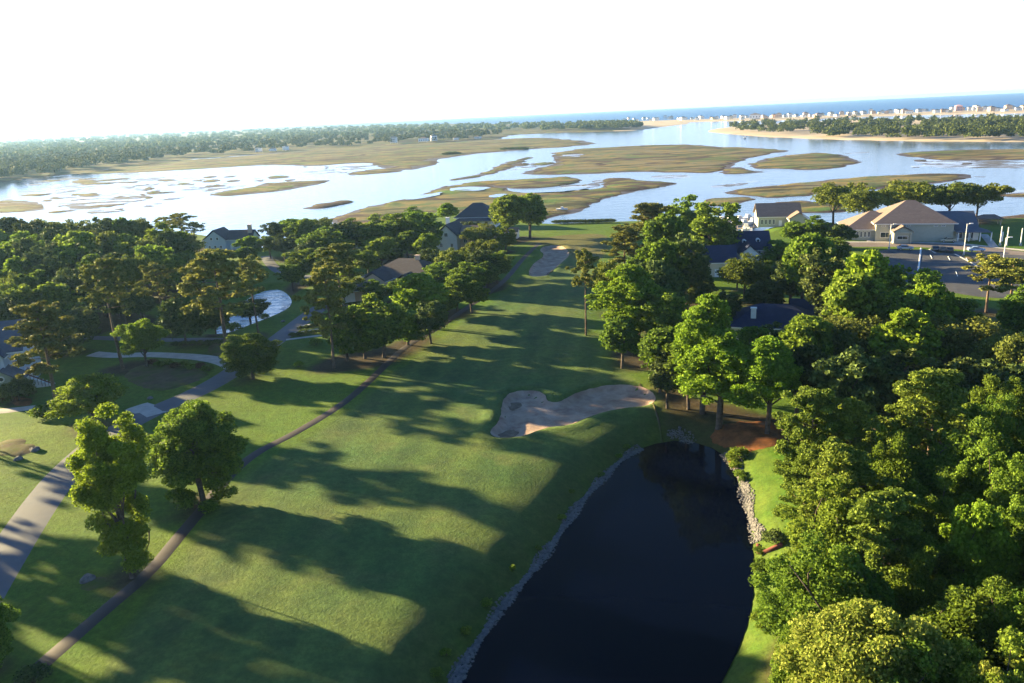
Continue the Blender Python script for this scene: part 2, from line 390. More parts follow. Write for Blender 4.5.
def strip(name, line, width, m, off=.05, step=1.5, kind='structure', z=None, jit=0):
    P = resample(line, step); T = np.gradient(P, axis=0); T /= np.hypot(*T.T)[:, None] + 1e-9
    Nn = np.c_[-T[:, 1], T[:, 0]]; k = 5; rows = []
    wj = width * (1 + jit * wav(P[:, 0], P[:, 1], 12, 5))
    for j in range(k):
        Q = P + Nn * ((j / (k - 1) - .5) * wj)[:, None]
        rows.append(np.c_[Q, ground_z(Q[:, 0], Q[:, 1]) + off - (.12 if j in (0, k - 1) and kind != 'line' else 0)])
    V = np.stack(rows, 1).reshape(-1, 3); n = len(P)
    i = np.arange(n - 1)[:, None] * k + np.arange(k - 1)[None]; i = i.ravel()
    me = np_mesh(name, V, np.c_[i, i + k, i + k + 1, i + 1], True)
    o = link(name, me, None, [m]); tag(o, kind='structure'); return o

def sheet(name, P, step, zf, m, kind=None, edge=0, smooth=True, jitter=0):
    """a sheet filling outline P; zf(X, Y, depth inside the outline) gives the height"""
    P = resample(P, step, True)
    if jitter:
        n = len(P); T = np.roll(P, -1, 0) - np.roll(P, 1, 0); T /= np.hypot(*T.T)[:, None] + 1e-9
        P = P + np.c_[-T[:, 1], T[:, 0]] * (wav(P[:, 0], P[:, 1], jitter * 9, 2) * jitter)[:, None]
    lo = P.min(0); hi = P.max(0)
    X, Y = np.meshgrid(np.arange(lo[0], hi[0], step), np.arange(lo[1], hi[1], step))
    X = (X + RNG.uniform(-.3, .3, X.shape) * step).ravel(); Y = (Y + RNG.uniform(-.3, .3, Y.shape) * step).ravel()
    k = inside(P, X, Y); X, Y = X[k], Y[k]; k = dist(P, X, Y) > step * .45; X, Y = X[k], Y[k]
    A = np.r_[P, np.c_[X, Y]]
    r = delaunay_2d_cdt([Vector(a) for a in A], [(i, (i + 1) % len(P)) for i in range(len(P))], [list(range(len(P)))], 1, 1e-4)
    V2 = np.array([tuple(q) for q in r[0]]); D = dist(P, V2[:, 0], V2[:, 1])
    Z = zf(V2[:, 0], V2[:, 1], D)
    me = np_mesh(name, np.c_[V2, Z], np.array([tuple(f) for f in r[2]], dtype=np.int32), smooth)
    bm = bmesh.new(); bm.from_mesh(me); bmesh.ops.recalc_face_normals(bm, faces=bm.faces)
    if sum(f.normal.z for f in bm.faces) < 0: bmesh.ops.reverse_faces(bm, faces=bm.faces)
    bm.to_mesh(me); bm.free()
    o = link(name, me, None, [m])
    if kind: o['kind'] = kind
    return o

# ------------------------------------------------------------------ tree kinds
def unit(n, rng, zmin=-1.0):
    d = rng.normal(size=(n * 3 + 20, 3)); d /= np.linalg.norm(d, axis=1)[:, None]
    return d[d[:, 2] > zmin][:n]

def leaf_cards(P, Nr, size, aspect, rng, sv=.35):
    """one small leaf spray (a bent rhombus) at every point P, facing about Nr"""
    n = len(P); a = np.cross(Nr, rng.normal(size=(n, 3))); a /= np.linalg.norm(a, axis=1)[:, None] + 1e-9
    b = np.cross(Nr, a); s = (size * (1 + sv * rng.uniform(-1, 1, n)))[:, None]
    sag = Nr * s * .18
    V = np.stack([P - a * s * aspect, P - b * s * .5 + sag, P + a * s * aspect, P + b * s * .5 + sag], 1).reshape(-1, 3)
    return V, np.arange(4 * n).reshape(n, 4)

def clump_leaves(C, Rc, per, size, aspect, rng, flat_=.75, out=.42, up=.25, shell=(.22, 1.18)):
    Vs = []; Fs = []; o = 0
    for c, r in zip(C, Rc):
        d = unit(int(per * r * r), rng); d[:, 2] += up; d /= np.linalg.norm(d, axis=1)[:, None]
        P = c + d * (r * rng.uniform(*shell, len(d)) ** .7)[:, None] * np.array([1, 1, flat_])
        Nr = d * out + rng.normal(size=d.shape) * (1 - out); Nr /= np.linalg.norm(Nr, axis=1)[:, None]
        V, F = leaf_cards(P, Nr, size, aspect, rng); Vs.append(V); Fs.append(F + o); o += len(V)
    return np.vstack(Vs), np.vstack(Fs)

def limb(mb, a, b, r0, r1, rng, bend=.12, n=5):
    a = np.array(a, float); b = np.array(b, float); L = np.linalg.norm(b - a); pts = []; rad = []
    off = rng.normal(size=3) * L * bend; off[2] = abs(off[2]) * .6
    for t in np.linspace(0, 1, n):
        pts.append(a + (b - a) * t + off * math.sin(math.pi * t)); rad.append(r0 + (r1 - r0) * t)
    mb.tube(pts, rad, 6)

def broadleaf(seed, h=12, R=4.6, zc=.53, zr=.47, n=44, per=120, size=.40, bare=.22, flat_=.75, irregular=.22, top=1.0, rmin=.20, rmax=.34, column=0, gap=0):
    """a rounded crown of leaf clumps carried on limbs; returns trunk mesh builder and crown arrays"""
    rng = np.random.default_rng(seed)
    lob = [(unit(1, rng)[0], rng.uniform(.6, 1)) for _ in range(5)]
    d = unit(n, rng, -.55 if bare > .1 else -.97); C = []; Rc = []
    for q in d:
        k = 1 + irregular * sum(wt * max(0, q @ l) ** 2 - .28 * wt for l, wt in lob)
        f = rng.uniform(.52, .82) * k
        taper = 1 - (1 - top) * max(0, q[2])
        C.append([q[0] * R * f * taper, q[1] * R * f * taper, h * zc + q[2] * h * zr * min(f + .1, 1)]); Rc.append(R * rng.uniform(rmin, rmax))
    for q in unit(max(n // 5, 3), rng):                        # a few inside so the crown is not hollow
        C.append([q[0] * R * .3, q[1] * R * .3, h * zc + q[2] * h * zr * .35]); Rc.append(R * .3)
    if column:
        for k in range(column):
            a = rng.uniform(0, 6.28); q = rng.uniform(.07, .6); f = R * (.22 + .42 * q) * rng.uniform(.6, 1.1); C.append([math.cos(a) * f, math.sin(a) * f, h * q]); Rc.append(R * rng.uniform(.12, .22))
    C = np.array(C); Rc = np.array(Rc)
    if gap: k = rng.uniform(size=len(C)) > gap; C, Rc = C[k], Rc[k]
    C[:, 2] = np.maximum(C[:, 2], h * (.06 if column or bare < .1 else .14))
    V, F = clump_leaves(C, Rc, per, size, .62, rng, flat_)
    mb = MB(); r = h * .014 + .04
    mb.tube([(0, 0, -.6), (.02, 0, .3), (.1, .05, h * .2), (.05, .1, h * .38), (0, 0, h * .62)], [r * 1.5, r * 1.1, r, r * .8, r * .3], 8)
    for c in C[rng.permutation(len(C))[:14]]:
        z0 = h * rng.uniform(.2, .45); limb(mb, (0.05, .05, z0), c * np.array([.9, .9, 1]), r * .42, r * .1, rng)
    return mb, V, F

def pine(seed, h=20, R=4.2, bare=.52, nb=20, per=120, size=.45, lean=.0, dens=1.0, flat_=.6):
    rng = np.random.default_rng(seed); mb = MB(); C = []; Rc = []; r = .26
    bx, by = rng.uniform(-.4, .4, 2)
    def ax(t): return np.array([bx * math.sin(t * 3), by * math.sin(t * 2.4), h * t])
    mb.tube([ax(0) - np.array([0, 0, .6])] + [ax(t) for t in np.linspace(.03, .97, 9)], [r * 1.4] + list(np.linspace(r * 1.1, r * .22, 9)), 8)
    for i in range(nb):
        t = bare + (1 - bare) * ((i + .5) / nb) ** .85 * .97; u = (t - bare) / (1 - bare)
        L = R * (.55 + .5 * math.sin(math.pi * min(1, .25 + u * .75))) * (1 - .55 * u ** 2.2) * rng.uniform(.65, 1.1)
        a = i * 2.4 + rng.uniform(-.5, .5); z1 = h * t + L * rng.uniform(.05, .30)
        e = np.array([math.cos(a) * L, math.sin(a) * L, min(z1, h * .985)]); limb(mb, ax(t), e, .085, .025, rng, .06)
        for q in range(5):
            f = rng.uniform(.4, 1.05); p = ax(t) * (1 - f) + e * f + rng.normal(size=3) * np.array([.7, .7, .35])
            C.append(p); Rc.append(rng.uniform(.45, .9) * R / 4.2)
    C.append(ax(.98)); Rc.append(.9 * R / 4.2)
    V, F = clump_leaves(np.array(C), np.array(Rc), per * dens, size, .5, rng, flat_, .35, .35)
    return mb, V, F

def shrub(seed, h=2.2, R=1.5, per=160, size=.22, n=14):
    rng = np.random.default_rng(seed); d = unit(n, rng, -.1)
    C = np.c_[d[:, :2] * R * .6, h * .42 + d[:, 2] * h * .3]; Rc = rng.uniform(.32, .5, len(d)) * R
    V, F = clump_leaves(C, Rc, per, size, .6, rng, .8); V[:, 2] = np.maximum(V[:, 2], .02)
    mb = MB()
    for q in C[:6]: limb(mb, (0, 0, -.2), q, .05, .02, rng)
    return mb, V, F

KINDS = {}
def kind(name, gen, variants, leaf, bark='bark', **kw):
    KINDS[name] = dict(protos=[], gen=gen, seeds=variants, leaf=leaf, bark=bark, kw=kw, next=0)
kind('oak', broadleaf, [1, 2, 3, 4], 'leaf_oak', n=84, per=130, size=.36, rmin=.07, rmax=.21, irregular=.42)
kind('oak_near', broadleaf, [11, 12, 13], 'leaf_oak', n=120, per=640, size=.152, rmin=.06, rmax=.19, irregular=.62, flat_=.85, gap=.10)
kind('maple', broadleaf, [21, 22], 'leaf_maple', n=84, per=140, size=.38, zr=.44, top=.7, rmin=.11, rmax=.2)
kind('maple_near', broadleaf, [31], 'leaf_maple', h=16, R=4.4, n=120, per=760, size=.16, gap=.14, irregular=.5, zc=.66, zr=.33, rmin=.11, rmax=.2, column=46)
kind('maple_small', broadleaf, [33, 34], 'leaf_maple', n=70, per=400, size=.20, zc=.56, zr=.42, rmin=.13, rmax=.22)
kind('green_near', broadleaf, [35, 36], 'leaf_oak', n=100, per=640, size=.17, zc=.48, zr=.49, rmin=.11, rmax=.19, bare=.05)
kind('tall_maple', broadleaf, [41, 42, 43], 'leaf_maple', h=15, R=4.6, n=110, per=400, size=.22, zc=.55, zr=.44, top=.55, rmin=.06, rmax=.19)
kind('pine', pine, [51, 52, 53], 'leaf_pine', 'bark_pine')
kind('pine_full', pine, [54, 55], 'leaf_pine', 'bark_pine', bare=.38, nb=26, per=130, R=4.4)
kind('pine_near', pine, [56, 57, 58], 'leaf_pine_near', 'bark_pine', bare=.34, nb=36, per=330, size=.26, R=4.6)
kind('pine_thin', pine, [59, 60], 'leaf_pine', 'bark_pine', h=14, R=4.0, bare=.6, nb=9, per=70)
kind('live_oak', broadleaf, [61, 62, 63], 'leaf_live', h=11, R=7, zc=.60, zr=.38, n=84, per=95, size=.34, flat_=.65, rmin=.08, rmax=.17, gap=.33, irregular=.45)
kind('willow', broadleaf, [71, 72], 'leaf_fine', h=11, R=6, zc=.5, zr=.46, n=60, per=120, size=.30, rmin=.18, rmax=.3, irregular=.12)
kind('blossom', broadleaf, [81], 'leaf_flower', h=13, R=5.4, n=110, per=860, size=.135, rmin=.06, rmax=.18, irregular=.4)
kind('cedar', broadleaf, [91, 92], 'leaf_dark', h=8, R=4, zc=.46, zr=.46, n=44, per=120, size=.36, irregular=.1)
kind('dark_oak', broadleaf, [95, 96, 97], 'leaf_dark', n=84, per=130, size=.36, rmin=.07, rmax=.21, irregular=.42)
kind('low_oak', broadleaf, [98, 99], 'leaf_oak', n=90, per=130, size=.34, zc=.46, zr=.50, bare=.05, rmin=.08, rmax=.2, irregular=.4)
kind('shrub', shrub, [101, 102], 'leaf_oak')
kind('bright_shrub', shrub, [103], 'leaf_maple')
kind('red_shrub', shrub, [105], 'leaf_red')
kind('dark_shrub', shrub, [106], 'leaf_dark')
WORD = {'pine': 'pine_tree', 'pine_full': 'pine_tree', 'pine_near': 'pine_tree', 'pine_thin': 'pine_tree', 'live_oak': 'live_oak', 'willow': 'willow_tree',
        'cedar': 'cedar_tree', 'maple': 'maple_tree', 'maple_near': 'maple_tree', 'maple_small': 'maple_tree', 'tall_maple': 'maple_tree', 'blossom': 'flowering_tree'}

def proto(k, i):
    K = KINDS[k]
    while len(K['protos']) <= i:
        s = K['seeds'][len(K['protos'])]; mb, V, F = K['gen'](s, **K['kw'])
        tm = mb.mesh(k + '_trunk', True); tm.materials.append(MT[K['bark']])
        cm = np_mesh(k + '_crown', V, F); cm.materials.append(MT[K['leaf']])
        r = np.hypot(V[:, 0], V[:, 1]); K['protos'].append((tm, cm, float(np.percentile(V[:, 2], 99.7)), float(np.percentile(r, 97))))
    return K['protos'][i]

TREES = []     # (kind, x, y, height, crown radius, label, group)
def T(k, top, wpx, h=None, base=None, label='', group=None, fix=None):
    """one tree surveyed by the photo position of its top (or its foot) and the width of its crown"""
    if base is not None:
        xy = gp(*base, 0)
        if h is None: h = height_to(xy, top[1])
    else:
        fix = (top[0] < 186 or top[0] > 590) if fix is None else fix
        for _ in range(3 if fix else 0):                                     # a crown is about as tall as it is wide
            xy = gp(*top, h); r = wpx * proj(xy[0], xy[1], h)[2] / F_PX / 2
            if k in ('oak', 'dark_oak', 'maple') and r > .40 * h: h = min(r / .40, 18)
        xy = gp(*top, h)
    D = proj(xy[0], xy[1], h)[2]
    R_ = wpx * D / F_PX / 2
    if base is None and k in ('oak', 'dark_oak', 'maple'): R_ = min(R_, .52 * h)
    TREES.append((k, float(xy[0]), float(xy[1]), float(h), R_, label, group))

# ------------------------------------------------------------------ the trees, one line each
G = 'trees of the wood west of the fairway'
# by the road and the cart path, left of the fairway
T('pine', (105, 258), 54, base=(123, 368), label='tall pine with a long bare pale trunk beside the driveway bend')
T('pine_full', (46, 303), 74, base=(57, 408), label='full pine with ivy on its trunk in front of the blue house')
T('pine', (154, 262), 42, base=(166, 336), label='slim pine between the small bright maple and the cedar by the lagoon')
T('pine_full', (208, 250), 74, base=(227, 354), label='broad pine with wide crown standing left of the lagoon and the road')
T('pine', (250, 257), 38, base=(259, 336), label='thin pine with small crown in front of the white lagoon water')
T('pine_full', (316, 264), 50, base=(334, 367), label='dark dense pine at the roadside with pale concrete strips behind its trunk')
T('pine', (336, 245), 52, base=(345, 318), label='open pine with orange tinted crown just left of the brown hip roof')
T('maple_small', (146, 321), 46, base=(147, 367), label='small bright green maple on the mulch bed beside the driveway')
T('green_near', (253, 335), 54, base=(253, 378), label='round dark green tree on the grass at the road bend')
T('maple_small', (100, 378), 68, base=(96, 428), label='round bright tree beside the road just behind the tall bright maple')
T('maple_near', (122, 410), 102, base=(133, 577), label='tall bright yellow green maple between the road and the cart path')
T('green_near', (196, 407), 88, base=(204, 503), label='dense dark green round tree next to the bright maple by the cart path')
T('green_near', (-14, 596), 66, base=(-10, 672), label='dark green tree cut off by the left edge of the photo near the cart path')
T('low_oak', (346, 305), 44, base=(348, 360), label='dark narrow tree at the near end of the clump by the cart path')
T('low_oak', (378, 296), 60, base=(384, 357), label='dark spreading tree in the clump by the cart path beneath the bright crown')
T('low_oak', (402, 312), 44, base=(408, 345), label='low dark tree at the cart path edge below the bright round crown')
T('maple', (419, 276), 56, base=(421, 328), label='bright yellow green round tree beside the brown hip roofed house')
T('low_oak', (358, 318), 46, base=(365, 358), label='mid green tree in the middle of the clump beside the cart path')
T('maple', (427, 234), 26, base=(428, 266), label='pale green upright tree left of the white gabled house')
T('live_oak', (449, 249), 38, base=(452, 283), label='flat topped olive tree below the white gabled house')
T('live_oak', (490, 240), 36, base=(486, 276), label='round bright tree on two thin trunks beside the cart path')
T('low_oak', (472, 262), 40, h=7, label='low dark tree in shade beside the cart path below the white gabled house')
T('low_oak', (440, 288), 40, h=7, label='low dark tree between the cart path and the bright round crown')
T('live_oak', (480, 225), 46, h=9, label='olive green tree in front of the dark roofed shore house')
T('oak', (510, 196), 46, base=(507, 243), label='left one of the two tall trees with bare stems at the far green')
T('oak', (535, 195), 42, base=(530, 238), label='right one of the two tall trees with bare stems at the far green')
T('oak', (414, 207), 52, h=11, label='large rounded tree on the shore left of the white gabled house')
T('maple', (447, 204), 40, h=9, label='bright topped tree behind the white gabled house against the marsh')
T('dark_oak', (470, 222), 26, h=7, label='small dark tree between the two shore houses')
T('oak', (400, 224), 40, h=8, label='dark tree below the large rounded shore tree')
T('oak', (290, 214), 42, h=11, label='round tree on the shore with water showing at its left')
T('dark_oak', (282, 234), 44, h=9, label='dark tree in front of the round shore tree by the yellow lawn')
T('oak', (320, 224), 46, h=10, label='leafy tree above the dark dense pine near the river')
T('oak', (352, 218), 50, h=11, label='large shore tree behind the open pine')
T('oak', (378, 214), 42, h=11, label='shore tree with dark right side left of the white water gap')
T('live_oak', (322, 207), 22, h=9, label='small flat topped tree rising over the river water')
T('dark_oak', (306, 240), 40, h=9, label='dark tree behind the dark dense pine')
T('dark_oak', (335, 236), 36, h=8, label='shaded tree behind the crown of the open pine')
T('oak', (370, 240), 40, h=8, label='shaded tree at the left end of the brown hip roof')
T('dark_oak', (393, 246), 34, h=7, label='dark tree behind the brown hip roof')
T('maple', (345, 268), 20, h=7, label='small yellow green tree beside the garage roof')
T('live_oak', (342, 280), 40, h=7, label='olive tree standing at the garage end of the brown roofed house')
for q in [(276, 222, 30, 9), (300, 219, 34, 11), (312, 232, 34, 10), (330, 228, 34, 11), (344, 222, 34, 12), (364, 224, 34, 11), (386, 222, 34, 11), (399, 214, 34, 13), (424, 212, 32, 13), (405, 232, 30, 9), (380, 238, 32, 9),
          (322, 248, 34, 9), (300, 250, 34, 9), (290, 262, 26, 7), (366, 252, 26, 7), (428, 250, 24, 7), (463, 262, 30, 8), (478, 251, 30, 9), (496, 252, 28, 8), (455, 276, 30, 8), (470, 282, 28, 7), (428, 302, 34, 8),
          (505, 226, 26, 8), (437, 264, 26, 7), (268, 236, 24, 7), (246, 246, 26, 6), (486, 262, 26, 7)]:
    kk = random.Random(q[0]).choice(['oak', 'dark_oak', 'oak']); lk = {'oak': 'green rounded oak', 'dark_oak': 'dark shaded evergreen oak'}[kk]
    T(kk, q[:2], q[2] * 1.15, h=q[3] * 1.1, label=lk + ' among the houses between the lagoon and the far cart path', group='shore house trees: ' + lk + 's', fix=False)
# left wood
T('willow', (166, 234), 68, h=11, label='huge round pale olive tree in front of the left wood')
for (x, y, ww, h, lb) in [(178, 213, 40, 14, 'tallest'), (192, 222, 34, 11, 'lower'), (165, 216, 36, 12, 'leaning')]:
    T('pine_thin', (x, y), ww, h=h, label=lb + ' thin umbrella pine in silhouette against the bright river', group='umbrella pines on the shore')
WL = []
for row, (y, x0, n_, hh) in enumerate([(220, -44, 12, 17), (231, -36, 12, 16), (243, -48, 12, 16), (256, -40, 10, 15), (270, -50, 9, 14), (285, -46, 7, 13), (298, -40, 5, 12)]):
    for c_ in range(n_):
        q = random.Random(row * 40 + c_); kk = q.choice(['oak', 'dark_oak', 'dark_oak', 'oak', 'live_oak'])
        WL.append((x0 + c_ * 18.5 + q.uniform(-5, 5), y + q.uniform(-4, 4) + (3 if c_ < 2 else 0), q.uniform(34, 48), hh * q.uniform(.85, 1.08), kk))
for q in [(200, 262, 30, 8, 'dark_oak'), (232, 262, 28, 7, 'dark_oak'), (183, 252, 32, 10, 'oak'), (140, 292, 26, 7, 'dark_oak'), (120, 288, 30, 8, 'dark_oak')]: WL.append(q)
for i, (x, y, ww, h, k) in enumerate(WL):
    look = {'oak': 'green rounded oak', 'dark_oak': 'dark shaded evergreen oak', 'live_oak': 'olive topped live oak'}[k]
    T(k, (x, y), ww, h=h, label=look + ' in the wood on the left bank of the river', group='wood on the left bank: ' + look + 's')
T('cedar', (78, 308), 56, base=(74, 352), label='dark rounded cedar bush behind the ivy clad pine')
T('cedar', (190, 300), 48, base=(186, 344), label='dark rounded cedar bush beside the lagoon')
T('oak', (245, 236), 46, h=9, fix=False, label='dark round tree beside the blue gabled shore house')
T('dark_oak', (257, 290), 36, base=(250, 317), label='dark tree leaning over the middle of the white lagoon')
T('cedar', (222, 306), 30, base=(216, 334), label='dark bush at the left end of the lagoon')
T('low_oak', (374, 282), 32, h=6, fix=False, label='small leafy tree hiding the left wall of the brown hip roofed house')
T('low_oak', (398, 279), 32, h=6, fix=False, label='small leafy tree hiding the front wall of the brown hip roofed house')
T('oak', (818, 216), 44, h=10, label='green oak between the shore hall and the clubhouse', fix=False)
T('dark_oak', (842, 224), 38, h=8, label='dark oak at the left wing of the clubhouse', fix=False)
T('low_oak', (782, 240), 44, h=8, label='low oak between the navy roofed house and the shore hall', fix=False)
T('dark_oak', (700, 270), 40, h=8, label='dark oak before the lower navy roof', fix=False)
T('low_oak', (770, 262), 40, h=9, label='low oak at the right gable of the navy roofed house', fix=False)
T('cedar', (14, 380), 34, h=4, label='dark bush in front of the small green garage')
# just off the left edge: their long shadows cross the fairway
for (x, y, h, r, k) in [(-68, 54, 19, 3.8, 'pine'), (-72, 62, 18, 3.6, 'pine_full'), (-62, 40, 16, 4, 'pine_full'), (-77, 80, 18, 3.2, 'pine'), (-84, 90, 18, 4.2, 'pine_full'), (-88, 81, 18, 4.2, 'pine_full'), (-90, 99, 19, 4, 'pine_full'), (-82, 70, 18, 4, 'pine_full'), (-100, 100, 19, 4, 'pine_full'), (-106, 110, 19, 3.4, 'pine'), (-93, 76, 18, 4, 'pine_full'), (-98, 87, 18, 4.2, 'pine_full'), (-108, 93, 17, 4.5, 'oak'), (-58, 30, 17, 4.5, 'pine_full'), (-92, 115, 19, 4, 'pine'), (-99, 121, 18, 4, 'pine'), (-110, 126, 19, 4, 'pine')]:
    TREES.append((k, x, y, h, r, 'roadside tree beyond the left edge throwing its shadow on the fairway', 'trees beyond the left edge'))
# ---- right of the fairway
T('pine', (583, 250), 30, base=(586, 336), label='lone slender pine standing on the fairway edge with a bare trunk')
T('tall_maple', (626, 268), 78, base=(632, 352), label='big bright leafy tree right of the lone fairway pine')
T('tall_maple', (700, 296), 76, base=(702, 412), label='tall bright tree left of the pair over the orange pine straw')
T('tall_maple', (722, 328), 84, base=(719, 424), label='bright tree with visible trunk on the left of the orange pine straw bed')
T('tall_maple', (768, 340), 70, base=(767, 434), label='shaded bright tree with visible trunk on the right of the orange pine straw bed')
T('oak', (655, 330), 60, base=(660, 392), label='green tree right beside the near bunker edge')
T('oak', (618, 318), 44, base=(622, 368), label='lower green tree behind the near bunker')
T('pine_full', (650, 203), 56, h=17, label='tall dark pine at the top of the wood right of the fairway')
T('oak', (690, 196), 48, h=15, label='tallest oak over the fairway wood against the marsh')
T('oak', (713, 204), 48, h=14, label='round oak at the right end of the fairway wood top')
T('pine_full', (624, 226), 46, h=15, label='brown tinted pine at the left edge of the fairway wood')
T('oak', (671, 216), 52, h=14, label='dense green oak between the tall dark pine and the tallest oak')
T('oak', (655, 240), 56, h=13, label='broad oak in the middle of the fairway wood')
T('dark_oak', (688, 232), 56, h=13, label='dark broad oak below the tallest oak of the fairway wood')
T('live_oak', (612, 262), 44, h=12, label='olive oak just above the big bright leafy tree')
T('dark_oak', (664, 262), 56, h=13, label='dark oak left of the navy roofed house')
T('oak', (640, 284), 50, h=13, label='mid green oak behind the big bright leafy tree')
T('oak', (668, 292), 52, h=13, label='green oak below the left end of the navy roof')
T('dark_oak', (690, 262), 26, h=9, fix=False, label='small dark tree at the left gable of the navy roof')
T('live_oak', (746, 256), 54, h=11, fix=False, label='sunlit topped tree in front of the navy roofed house')
T('dark_oak', (716, 291), 56, h=9, fix=False, label='dark tree in front of the lower navy roof')
T('dark_oak', (765, 280), 60, h=9, fix=False, label='dark tree between the two navy roofs')
T('dark_oak', (793, 262), 50, h=11, fix=False, label='dark oak right of the navy roofed house')
T('oak', (805, 236), 56, h=12, label='big round oak right of the brown roofed shore hall')
T('dark_oak', (832, 250), 60, h=12, label='large dark oak left of the parking lot')
T('oak', (794, 222), 36, h=8, fix=False, label='sunlit tree at the corner of the brown roofed shore hall')
T('oak', (838, 238), 40, h=8, fix=False, label='small green tree left of the long beige clubhouse')
T('maple', (870, 252), 64, h=12, label='bright green broad tree below the left end of the parking lot')
T('oak', (905, 268), 60, h=11, label='green tree just under the parking lot edge')
T('oak', (850, 276), 66, h=12, label='wide green tree left of the bright broad tree by the parking lot')
T('maple', (930, 284), 60, h=11, label='bright tree under the near edge of the parking lot')
T('oak', (890, 290), 60, h=11, label='green tree in the row above the pale olive willows')
T('pine', (984, 254), 50, base=(986, 312), label='left one of two pines at the parking lot edge')
T('pine', (1006, 258), 56, base=(1004, 326), label='right one of two pines at the parking lot edge')
T('oak', (1024, 284), 50, h=10, label='green tree behind the two parking lot pines at the right edge')
T('oak', (960, 296), 50, h=9, label='low green tree left of the parking lot pines')
T('willow', (852, 318), 84, h=11, label='left one of the pale olive willows in the shaded middle wood')
T('willow', (886, 306), 70, h=11, label='middle one of the pale olive willows, behind the bright crown')
T('maple', (908, 312), 66, h=12, label='bright green crown between the pale olive willows')
T('willow', (962, 320), 96, h=11, label='right one of the pale olive willows, nearest the parking lot pines')
T('willow', (1016, 336), 70, h=11, label='shaded olive willow at the right edge')
T('oak', (812, 316), 60, h=11, label='sunlit topped oak beside the near navy roof')
T('dark_oak', (800, 344), 64, h=12, label='dark oak behind the shaded bright tree of the straw bed')
T('dark_oak', (850, 350), 76, h=11, label='dark oak at the left of the shaded hollow in the middle wood')
T('dark_oak', (905, 356), 76, h=11, label='dark oak in the centre of the shaded hollow in the middle wood')
T('dark_oak', (955, 360), 70, h=10, label='dark oak at the right of the shaded hollow in the middle wood')
T('dark_oak', (1005, 364), 70, h=10, label='dark oak of the shaded hollow touching the right edge')
T('oak', (752, 326), 46, h=7, fix=False, label='bright leafed small tree before the white chimney of the near navy roof')
T('dark_oak', (784, 325), 54, h=7, fix=False, label='dark small tree under the eave of the near navy roof')
T('dark_oak', (700, 284), 40, h=7, fix=False, label='dark tree under the eave of the lower navy roof')
T('oak', (738, 262), 34, h=7, fix=False, label='small tree under the middle of the navy roof')
T('dark_oak', (836, 306), 46, h=10, label='dark tree at the right end of the near navy roof')
T('oak', (690, 340), 50, h=11, label='green oak behind the tall bright pair')
T('dark_oak', (668, 352), 46, h=9, label='dark undergrowth tree between the bunker and the pond corner')
# near wood right of the pond
T('pine_near', (813, 388), 78, h=17, label='feathery yellow green pine at the left corner of the near wood')
T('pine_near', (852, 398), 70, h=16, label='feathery pine second from the left along the top of the near wood')
T('pine_near', (934, 374), 100, h=18, label='broad pine with a visible forked trunk along the top of the near wood')
T('oak_near', (986, 400), 80, h=15, label='rounded oak right of the broad forked pine')
T('oak_near', (1022, 386), 86, h=15, label='oak at the top right of the near wood cut by the right edge')
T('oak_near', (960, 428), 100, h=15, label='large oak below the broad forked pine')
T('oak_near', (1008, 444), 90, h=15, label='large oak against the right edge below the rounded oak')
T('pine_near', (812, 448), 62, h=12, label='low feathery pine beside the bright lawn')
T('pine_near', (846, 444), 92, h=15, label='dense pine in the middle left of the near wood')
T('oak_near', (898, 440), 86, h=14, label='dark oak in the middle of the near wood')
T('oak_near', (840, 490), 92, h=14, label='spreading oak beside the small brick edged bed')
T('pine_near', (884, 492), 100, h=15, label='loose pine in the heart of the near wood')
T('oak_near', (942, 486), 90, h=13, label='shaded oak left of the bright ash')
T('tall_maple', (988, 506), 90, h=15, label='bright yellow green ash standing out near the right edge')
T('oak_near', (1034, 500), 90, h=14, label='oak behind the bright ash cut by the right edge')
T('oak_near', (846, 540), 126, h=14, label='big dark oak above the blossoming tree')
T('oak_near', (802, 562), 82, h=10, label='light green tree leaning over the pond bank')
T('oak_near', (914, 548), 104, h=12, label='shaded oak right of the big dark oak')
T('oak_near', (968, 580), 120, h=14, label='leafy oak below the bright ash')
T('oak_near', (1022, 586), 110, h=14, label='leafy oak at the right edge below the bright ash')
T('blossom', (866, 606), 150, h=14, label='pale yellow blossoming tree at the bottom of the near wood')
T('oak_near', (802, 622), 90, h=11, label='bright green tree left of the blossoming tree by the pond')
T('oak_near', (940, 634), 130, h=13, label='dark green oak right of the blossoming tree')
T('oak_near', (1012, 652), 130, h=14, label='oak in the bottom right corner')
T('oak_near', (905, 700), 130, h=13, label='oak at the bottom edge under the blossoming tree')
T('blossom', (1004, 676), 70, h=13, label='pale blossoming treetop at the bottom right corner')
T('oak_near', (800, 705), 110, h=11, label='oak cut by the bottom edge near the pond')
T('oak_near', (970, 720), 130, h=13, label='oak cut by the bottom edge below the corner oak')
# the wood goes on beyond the right edge
rr_ = random.Random(21)
for k in range(34):
    px_, py_ = (1090 if k < 15 else 1120) + (k % 5) * 52 + rr_.uniform(-18, 18), 320 + (k // 5) * 56 + rr_.uniform(-16, 16); hh_ = rr_.uniform(12, 16); q_ = gp(px_, py_, hh_)
    TREES.append((rr_.choice(['oak', 'oak', 'dark_oak', 'pine_full']) if k < 15 else rr_.choice(['oak_near', 'pine_near']), float(q_[0]), float(q_[1]), hh_, rr_.uniform(4.5, 6), 'tree of the wood continuing beyond the right edge of the photo', 'trees beyond the right edge'))
